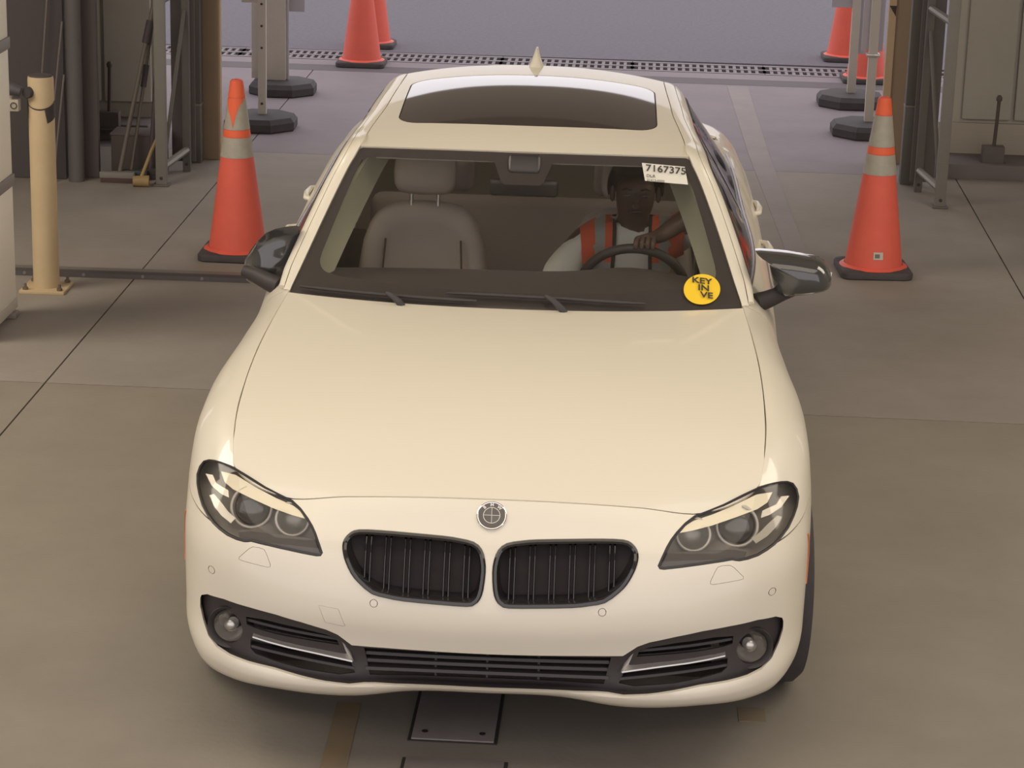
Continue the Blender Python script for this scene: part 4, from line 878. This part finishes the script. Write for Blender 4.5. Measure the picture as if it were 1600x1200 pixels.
boxobj('case', (0, 0, .925), (.10, .05, .055), LATM, t); boxobj('slot', (-.022, -.026, .925), (.034, .004, .026), DARK, t, bev=0)
b = bmesh.new(); tube(b, [(-.06, 0, 1.0), (.0, -.01, 1.005), (.06, -.01, .99)], [.032, .034, .024], 16); obj('roller', b, mat('latch_grey', (.075, .07, .075), .4, linear=True), t, 50)
boxobj('bracket', (0, .0, .965), (.035, .03, .06), LATM, t)
obj('dial', torus_me((.028, -.027, .925), .014, .0022, (0, -1, 0), 20, 6), BLKPL, t, 60)
boxobj('support', (-.075, .0, .955), (.05, .03, .10), MATS['latch_grey'], t)
boxobj('mounting_arm', (-.15, 0, .95), (.16, .025, .03), MATS['latch_grey'], t)
# ---- black threshold bar on the floor
t = root('threshold_bar', (-1.94, 5.44, 0), math.radians(.2), label='black steel threshold bar bolted to the floor between bollard and cone', cat='threshold bar')
b = bmesh.new(); L = .66
prof = [(-.055, 0), (-.050, .022), (-.035, .03), (.035, .03), (.055, 0)]; A = [b.verts.new((-L, y, z)) for y, z in prof]; B = [b.verts.new((L-.02, y, z)) for y, z in prof]
for k in range(5): b.faces.new((A[k], A[(k+1) % 5], B[(k+1) % 5], B[k]))
b.faces.new(A[::-1]); b.faces.new(B); bmesh.ops.recalc_face_normals(b, faces=b.faces); obj('bar', b, mat('bar_black', (.065, .055, .055), .6, linear=True), t)
boxobj('worn_top', (0, .005, .0302), (2*L-.03, .05, .001), mat('bar_worn', (.16, .14, .12), .6, linear=True), t, bev=0)
for x in (-.58, -.29, 0, .29, .56):
    b = bmesh.new(); lathe(b, [(0, -.002), (.009, -.002), (.008, .004), (0, .005)], 10, (x, -.050, .013), frame_z((0, -1, .15))); obj('bolt', b, mat('bolt_grey', (.16, .145, .14), .5, linear=True), t, 40)
# ---- white screen at the left edge
BOOTH = mat('booth_white', (.86, .81, .70), .5, linear=True)
t = root('screen_panel', (-2.392, 4.69, 0), FR, label='tall white screen panel with grey rails beside the bollard', cat='screen')
RAIL = mat('booth_rail', (.22, .20, .185), .5, linear=True)
for z0, z1 in ((.08, .605), (.655, 1.225), (1.275, 1.60)): boxobj('panel', (-.03, -.26, (z0+z1)/2), (.06, .52, z1-z0), BOOTH, t, bev=.004)
for z in (.63, 1.25): boxobj('rail', (-.024, -.26, z), (.070, .52, .052), RAIL, t, bev=.003)
boxobj('bottom_rail', (-.028, -.26, .055), (.066, .52, .052), mat('booth_sill', (.55, .51, .45), .5, linear=True), t, bev=.003)
for y in (-.08, -.44): boxobj('foot', (-.03, y, .015), (.11, .07, .03), RAIL, t, bev=.008)

# ---- left storage nook
DK1 = mat('nook_dark', (.085, .073, .073), .85, linear=True); STEEL = mat('dull_steel', (.20, .19, .165), .5, .3, linear=True, noise=(.23, .215, .19), noise_scale=6); STEEL2 = mat('grey_steel', (.13, .12, .11), .55, .3, linear=True)
TAN = mat('tan_post', (.27, .19, .125), .7, linear=True, noise=(.23, .165, .11), noise_scale=4)
t = boxobj('dark_curtain', (-3.55, 7.66, 1.3), (1.50, .06, 2.6), DK1, None, bev=.01); tag(t, 'near-black hanging curtain behind the bollard', 'curtain')
b = bmesh.new(); tube(b, [(-2.735, 7.60, 0), (-2.735, 7.60, 2.6)], .045, 20); t = obj('downpipe', b, mat('pipe_dark', (.11, .10, .10), .6, linear=True), None, 40); tag(t, 'dark grey vertical pipe between black curtain and brown board', 'pipe')
t = boxobj('brown_board', (-2.671, 7.72, 1.3), (.092, .05, 2.6), mat('board_brown', (.105, .085, .083), .8, linear=True), None, bev=.006); tag(t, 'dark brown upright board beside the grey pipe', 'board')
def rack(loc, sgn, lab):
    """galvanised gate frame: front and rear upright with brace"""
    t = root('metal_rack', loc, 0, label=lab, cat='metal frame')
    for y, x, w, m, nm in ((0, 0, .062, STEEL, 'upright'), (.42, sgn*.075*-1, .045, STEEL2, 'upright')):
        o = boxobj(nm, (x, y, 1.3), (w, .05, 2.6), m, t, bev=.004)
        b = bmesh.new(); lathe(b, [(0, -.001), (.010, -.001), (.010, .002), (0, .002)], 12, (x, y-.025, .045), frame_z((0, -1, 0))); obj('bolt_hole', b, DARK, t)
    for z0 in (.10, 1.05, 2.0):
        b = bmesh.new(); dx = sgn*-.075; tube(b, [(0, .02, z0), (dx, .40, z0+.03)], .022, 8); obj('rail', b, STEEL, t, 30)
    b = bmesh.new(); tube(b, [(sgn*-.01, .03, .14), (sgn*-.072, .39, .95)], .012, 8); obj('diagonal_brace', b, STEEL2, t, 30)
    boxobj('foot_plate', (0, .0, .006), (.09, .09, .012), STEEL2, t)
    boxobj('rear_panel', (sgn*-.05, .46, 1.3), (.14, .012, 2.5), mat('panel_dull', (.11, .095, .09), .7, linear=True), t, bev=.003)
    return t
rack((-2.235, 7.56, 0), -1, 'galvanised metal gate frame beside the leaning brooms')
rk = rack((2.222, 7.68, 0), 1, 'galvanised metal gate frame beside the pale sheet wall')
def column(loc, w, lab, m, split=.62):
    t = root('column', loc, FR, label=lab, cat='column'); boxobj('lower_sleeve', (0, 0, split/2), (w, .09, split), m, t, bev=.005); boxobj('shaft', (0, .006, 1.3+split/2), (w*.96, .085, 2.6-split), m, t, bev=.005); boxobj('band', (0, -.002, split), (w*1.03, .094, .012), STEEL, t, bev=.002); return t
column((-2.155, 8.27, 0), .075, 'grey steel column between gate frame and tan post, by the brooms', STEEL2, .35)
column((2.115, 8.33, 0), .10, 'grey steel column beside the tan post with a dark notch', STEEL2, .47)
t = root('tan_post', (-2.085, 8.37, 0), FR, label='plain tan wooden post at the bay exit near the brooms', cat='post'); boxobj('board', (0, 0, 1.25), (.115, .07, 2.5), TAN, t, bev=.006); boxobj('edge_strip', (.061, .01, 1.25), (.012, .06, 2.5), mat('tan_light', (.46, .33, .21), .7, linear=True), t, bev=.003)
t = root('tan_post', (2.075, 8.95, 0), FR, label='tan wooden post with light edge and dark notch at the bay exit', cat='post'); boxobj('board', (.02, 0, 1.25), (.11, .07, 2.5), TAN, t, bev=.006); boxobj('edge_strip', (-.050, -.02, 1.25), (.045, .06, 2.5), MATS['tan_light'], t, bev=.003)
obj('notch', fixn(pyd('nt', [(-.072, -.052, .98), (-.028, -.052, .98), (-.03, -.052, .915), (-.072, -.046, .98), (-.028, -.046, .98), (-.03, -.046, .915)], [(0, 1, 2), (3, 4, 5), (0, 1, 4, 3), (1, 2, 5, 4), (2, 0, 3, 5)])), DARK, t)
# ---- ground anchor rods by the sheet walls
for loc, lab in (((2.655, 8.62, 0), 'thin upright anchor rod on a block by the pale sheet wall'), ((-2.785, 8.80, 0), 'thin upright anchor rod behind the leaning brooms')):
    t = root('anchor_rod', loc, 0, label=lab, cat='rod'); boxobj('block', (0, 0, .13), (.13, .08, .12), mat('block_grey', (.11, .095, .085), .8, linear=True), t); boxobj('plinth', (0, 0, .085), (.16, .10, .012), MATS['block_grey'], t)
    b = bmesh.new(); tube(b, [(0, -.01, .15), (.006, -.01, .32), (.010, -.01, .47)], .011, 10); obj('rod', b, mat('rod_brown', (.07, .055, .045), .6, linear=True), t, 40)
    b = bmesh.new(); lathe(b, [(0, .465), (.017, .467), (.019, .485), (.010, .50), (0, .503)], 12, (.010, -.01, 0)); obj('knob', b, MATS['rod_brown'], t, 40)
# ---- leaning tools
def tool(lab, a, b_, r, m, grip=None, head=None, cat='broom'):
    t = root('broom', a, 0, label=lab, cat=cat, group='tools leaning in the nook'); A = Vector((0, 0, 0)); B = Vector(b_)-Vector(a)
    b = bmesh.new(); tube(b, [A, B], r, 10); obj('handle', b, m, t, 40)
    if grip: b = bmesh.new(); tube(b, [A.lerp(B, grip[0]), A.lerp(B, grip[1])], r*1.7, 10); obj('grip', b, mat('grip_dark', (.05, .038, .045), .7, linear=True), t, 40)
    if head: boxobj('head', (head[0], 0, .045), (head[1], .05, .035), head[2], t, bev=.006); boxobj('bristles', (head[0], 0, .014), (head[1]*.95, .045, .028), head[3], t, bev=.004)
    return t
HND = mat('handle_brown', (.115, .095, .078), .6, linear=True); HND2 = mat('handle_purple', (.06, .042, .048), .6, linear=True); HNDG = mat('handle_green', (.05, .065, .06), .6, linear=True)
tool('long brown broom handle leaning steeply against the frame', (-2.50, 7.60, 0), (-2.28, 7.95, 1.25), .013, HND, (.62, .72), (-.0, .20, mat('head_grey', (.20, .185, .165), .7, linear=True), mat('bristle_red', (.085, .05, .045), .9, linear=True)))
tool('thin brush with dark purple grip beside the broom', (-2.44, 7.66, 0), (-2.33, 7.92, .95), .010, HND, (.55, .68), (.02, .16, HNDG, mat('bristle_dark', (.06, .05, .05), .9, linear=True)))
tool('dark purple squeegee pole standing next to the frame', (-2.335, 7.72, 0), (-2.27, 7.86, 1.1), .015, HND2, None, (.0, .10, MATS['bristle_dark'], MATS['bristle_dark']))
t = root('mallet', (-2.345, 7.50, 0), 0, label='yellow rubber mallet lying against the tools', cat='mallet', group='tools leaning in the nook')
YM = mat('mallet_yellow', (.30, .21, .09), .6, linear=True); b = bmesh.new(); tube(b, [(-.045, 0, .032), (.045, .01, .032)], [.030, .034], 16); obj('head', b, YM, t, 40)
b = bmesh.new(); tube(b, [(0, .0, .05), (.05, .08, .20), (.075, .12, .26)], .010, 8); obj('handle', b, YM, t, 40)
t = root('crate', (-2.42, 7.88, 0), 0, label='dark brown box behind the leaning tools', cat='box'); boxobj('body', (0, 0, .12), (.30, .20, .24), mat('crate_brown', (.075, .058, .052), .8, linear=True), t, bev=.006); boxobj('lid', (0, 0, .245), (.31, .21, .012), mat('crate_lid', (.10, .08, .072), .8, linear=True), t)
for a, b_, r, lab in (((-2.97, 7.56, .0), (-2.83, 7.60, 1.55), .006, 'thin pale rod leaning on the dark curtain behind the bollard'), ((-2.90, 7.55, .0), (-2.79, 7.57, .92), .006, 'shorter thin rod beside the dark pipe'), ((-2.86, 7.54, .0), (-2.785, 7.56, .62), .006, 'shortest thin rod with pale tip beside the dark pipe')):
    b = bmesh.new(); A, B = Vector(a), Vector(b_); tube(b, [A, A.lerp(B, .5), B], r, 8); o = obj('thin_rod', b, mat('rod_pale', (.17, .15, .135), .5, linear=True), None, 40); tag(o, lab, 'rod', 'thin rods by the curtain')
# dark hanging bag at the foot of the curtain
# ================================================================== THE DRIVER
def skin_mesh(V, E, Rd, sub=2, rootv=0):
    me = bpy.data.meshes.new('sk'); me.from_pydata([tuple(v) for v in V], E, []); o = bpy.data.objects.new('sk', me); COL.objects.link(o)
    md = o.modifiers.new('skin', 'SKIN'); md.use_smooth_shade = True; md.branch_smoothing = .6
    for i, r in enumerate(Rd):
        sv = me.skin_vertices[0].data[i]; sv.radius = r if isinstance(r, tuple) else (r, r); sv.use_root = (i == rootv)
    s2 = o.modifiers.new('s', 'SUBSURF'); s2.levels = sub; s2.render_levels = sub
    dg = bpy.context.evaluated_depsgraph_get(); r = bpy.data.meshes.new_from_object(o.evaluated_get(dg)); bpy.data.objects.remove(o); return r
SKIN = mat('skin', (.095, .058, .043), .55, linear=True); SHIRT = mat('shirt', (.85, .86, .76), .8, linear=True, noise=(.80, .81, .72), noise_scale=12); VEST = mat('vest_orange', (.80, .13, .05), .7, linear=True); SILV = mat('vest_silver', (.36, .37, .33), .5, linear=True); HAIR = mat('hair', (.03, .022, .022), .8, linear=True); PANTS = mat('trousers', (.05, .045, .05), .8, linear=True)  # dark skin deepened further, with the cabin shade put into its colour
per = root('person', (.385, 2.60, .42-.04), 0, label='person in orange safety vest and pale shirt, one hand on the wheel', cat='person')
O = Vector((.385, 2.60, .42))
def rel(p): return Vector(p)-O
V, E, Rd = [], [], []
def add(p, r, par=None):
    V.append(rel(p)); Rd.append(r); 
    if par is not None: E.append((par, len(V)-1))
    return len(V)-1
pel = add((.385, 2.60, .56), (.15, .12)); bel = add((.385, 2.63, .72), (.145, .11), pel); ch = add((.385, 2.665, .88), (.155, .105), bel); up_c = add((.385, 2.665, .975), (.11, .075), ch)
nk = add((.388, 2.645, 1.035), .055, up_c); jaw = add((.391, 2.615, 1.085), (.068, .072), nk); hd = add((.393, 2.605, 1.150), (.082, .098), jaw); cr = add((.394, 2.615, 1.215), (.066, .080), hd)
sL = add((.225, 2.655, .975), .062, up_c); eL = add((.085, 2.50, .80), .046, sL); wL = add((.19, 2.28, .74), .030, eL); hL = add((.23, 2.20, .745), .034, wL)
sR = add((.545, 2.655, .975), .062, up_c); uR = add((.585, 2.53, 1.05), .050, sR); eR = add((.60, 2.36, 1.135), .042, uR); wR = add((.475, 2.18, 1.088), .029, eR); pR = add((.43, 2.125, 1.088), (.036, .022), wR)
for k, (dx, dz, ln) in enumerate(((-.030, .0, .055), (-.010, .004, .065), (.010, .004, .062), (.028, .0, .048))):
    a = add((.425+dx, 2.098, 1.096+dz), .0105, pR); b_ = add((.422+dx, 2.075, 1.082+dz), .0098, a); c_ = add((.422+dx, 2.078, 1.062), .0092, b_)
th = add((.405, 2.140, 1.075), .0105, pR); add((.392, 2.118, 1.052), .0095, th)
for k, dx in enumerate((-.026, -.008, .010, .026)):
    a = add((.24+dx, 2.165, .735), .0100, hL); add((.24+dx, 2.150, .715), .0092, a)
for s in (-1, 1):
    kn = add((.385+s*.13, 2.18, .60), .078, pel); an = add((.385+s*.11, 1.92, .36), .05, kn); add((.385+s*.11, 1.80, .33), .045, an)
body = skin_mesh(V, E, Rd, 2, 0); bo = obj('body', body, SKIN, per, 180)
# clothing
V2, E2, R2 = [], [], []
def add2(p, r, par=None):
    V2.append(rel(p)); R2.append(r)
    if par is not None: E2.append((par, len(V2)-1))
    return len(V2)-1
a0 = add2((.385, 2.60, .56), (.165, .135)); a1 = add2((.385, 2.63, .72), (.162, .125), a0); a2 = add2((.385, 2.665, .88), (.172, .12), a1); a3 = add2((.386, 2.662, .985), (.125, .088), a2); add2((.388, 2.655, 1.025), (.070, .068), a3)
for p1, p2, p3 in (((.215, 2.655, .975), (.15, 2.58, .885), (.090, 2.505, .81)), ((.555, 2.655, .975), (.588, 2.56, 1.03), (.595, 2.47, 1.075))):
    q = add2(p1, .078, a3); q = add2(p2, .068, q); add2(p3, .062, q)
sh = skin_mesh(V2, E2, R2, 2, 0); shirt = obj('shirt', sh, SHIRT, per, 180)
V3 = [rel((.385, 2.60, .55)), rel((.385-.12, 2.42, .60)), rel((.385-.13, 2.18, .605)), rel((.385-.11, 1.94, .40)), rel((.385+.12, 2.42, .60)), rel((.385+.13, 2.18, .605)), rel((.385+.11, 1.94, .40))]
obj('trousers', skin_mesh(V3, [(0, 1), (1, 2), (2, 3), (0, 4), (4, 5), (5, 6)], [(.16, .13), .10, .09, .065, .10, .09, .065], 2, 0), PANTS, per, 180)
# vest: the shirt's chest skin lifted off by a centimetre, open down the front
bm = bmesh.new(); bm.from_mesh(sh); bm.normal_update(); 
for xx in (.058, .072, .098, .135, .185):
    for sx in (-1, 1): bmesh.ops.bisect_plane(bm, geom=bm.verts[:]+bm.edges[:]+bm.faces[:], plane_co=(.002+sx*xx, 0, 0), plane_no=(1, 0, 0))
for zz in (.43, .475): bmesh.ops.bisect_plane(bm, geom=bm.verts[:]+bm.edges[:]+bm.faces[:], plane_co=(0, 0, zz), plane_no=(0, 0, 1))
bm.normal_update()
kill = []
for f in bm.faces:
    c = f.calc_center_median(); ax = abs(c.x-.002)
    if not (.058 < ax < .185 and c.z > .12) : kill.append(f)
bmesh.ops.delete(bm, geom=kill, context='FACES'); bm.normal_update()
for v in bm.verts: v.co += v.normal*.011
me = bpy.data.meshes.new('vest'); bm.to_mesh(me); bm.free()
me.materials.append(VEST); me.materials.append(SILV); me.materials.append(HAIR)
for p in me.polygons:
    ax = abs(p.center.x-.002); z = p.center.z
    p.material_index = 2 if ax < .072 else (1 if (.098 < ax < .135) or (.43 < z < .475) else 0); p.use_smooth = True
obj('safety_vest', me, None, per)
# face and hair
hc = rel((.393, 2.605, 1.15))
b = bmesh.new(); bmesh.ops.create_uvsphere(b, u_segments=28, v_segments=18, radius=1); bmesh.ops.scale(b, vec=(.104, .116, .120), verts=b.verts)
bmesh.ops.delete(b, geom=[v for v in b.verts if v.co.z < -.045 or (v.co.y < -.045 and v.co.z < .058)], context='VERTS'); bmesh.ops.translate(b, vec=hc+Vector((0, .008, .022)), verts=b.verts); obj('hair', b, HAIR, per, 180)
FD = mat('face_dark', (.05, .03, .025), .5, linear=True); EYE = mat('eye_in_shade', (.085, .07, .06), .3, linear=True)  # eye whites darkened: cabin shade put into the colour
for s in (-1, 1):
    b = bmesh.new(); bmesh.ops.create_uvsphere(b, u_segments=12, v_segments=8, radius=.013); bmesh.ops.scale(b, vec=(1.15, .5, .6), verts=b.verts); bmesh.ops.translate(b, vec=hc+Vector((s*.032, -.090, .005)), verts=b.verts); e = obj('eye', b, EYE, bo, 180)
    b = bmesh.new(); tube(b, [hc+Vector((s*.016, -.098, .026)), hc+Vector((s*.034, -.097, .031)), hc+Vector((s*.050, -.088, .025))], [.003, .0045, .002], 8); obj('eyebrow', b, HAIR, bo, 180)
    b = bmesh.new(); bmesh.ops.create_uvsphere(b, u_segments=12, v_segments=10, radius=.028); bmesh.ops.scale(b, vec=(.38, .62, 1.05), verts=b.verts); bmesh.ops.translate(b, vec=hc+Vector((s*.083, .0, -.008)), verts=b.verts); obj('ear', b, SKIN, bo, 180)
b = bmesh.new(); tube(b, [hc+Vector((0, -.094, .012)), hc+Vector((0, -.108, -.012)), hc+Vector((0, -.116, -.026)), hc+Vector((0, -.098, -.034))], [.008, .011, .016, .012], 12); obj('nose', b, SKIN, bo, 180)
b = bmesh.new(); tube(b, [hc+Vector((-.026, -.086, -.056)), hc+Vector((0, -.097, -.053)), hc+Vector((.026, -.086, -.056))], [.003, .0075, .003], 10); obj('mouth', b, FD, bo, 180)
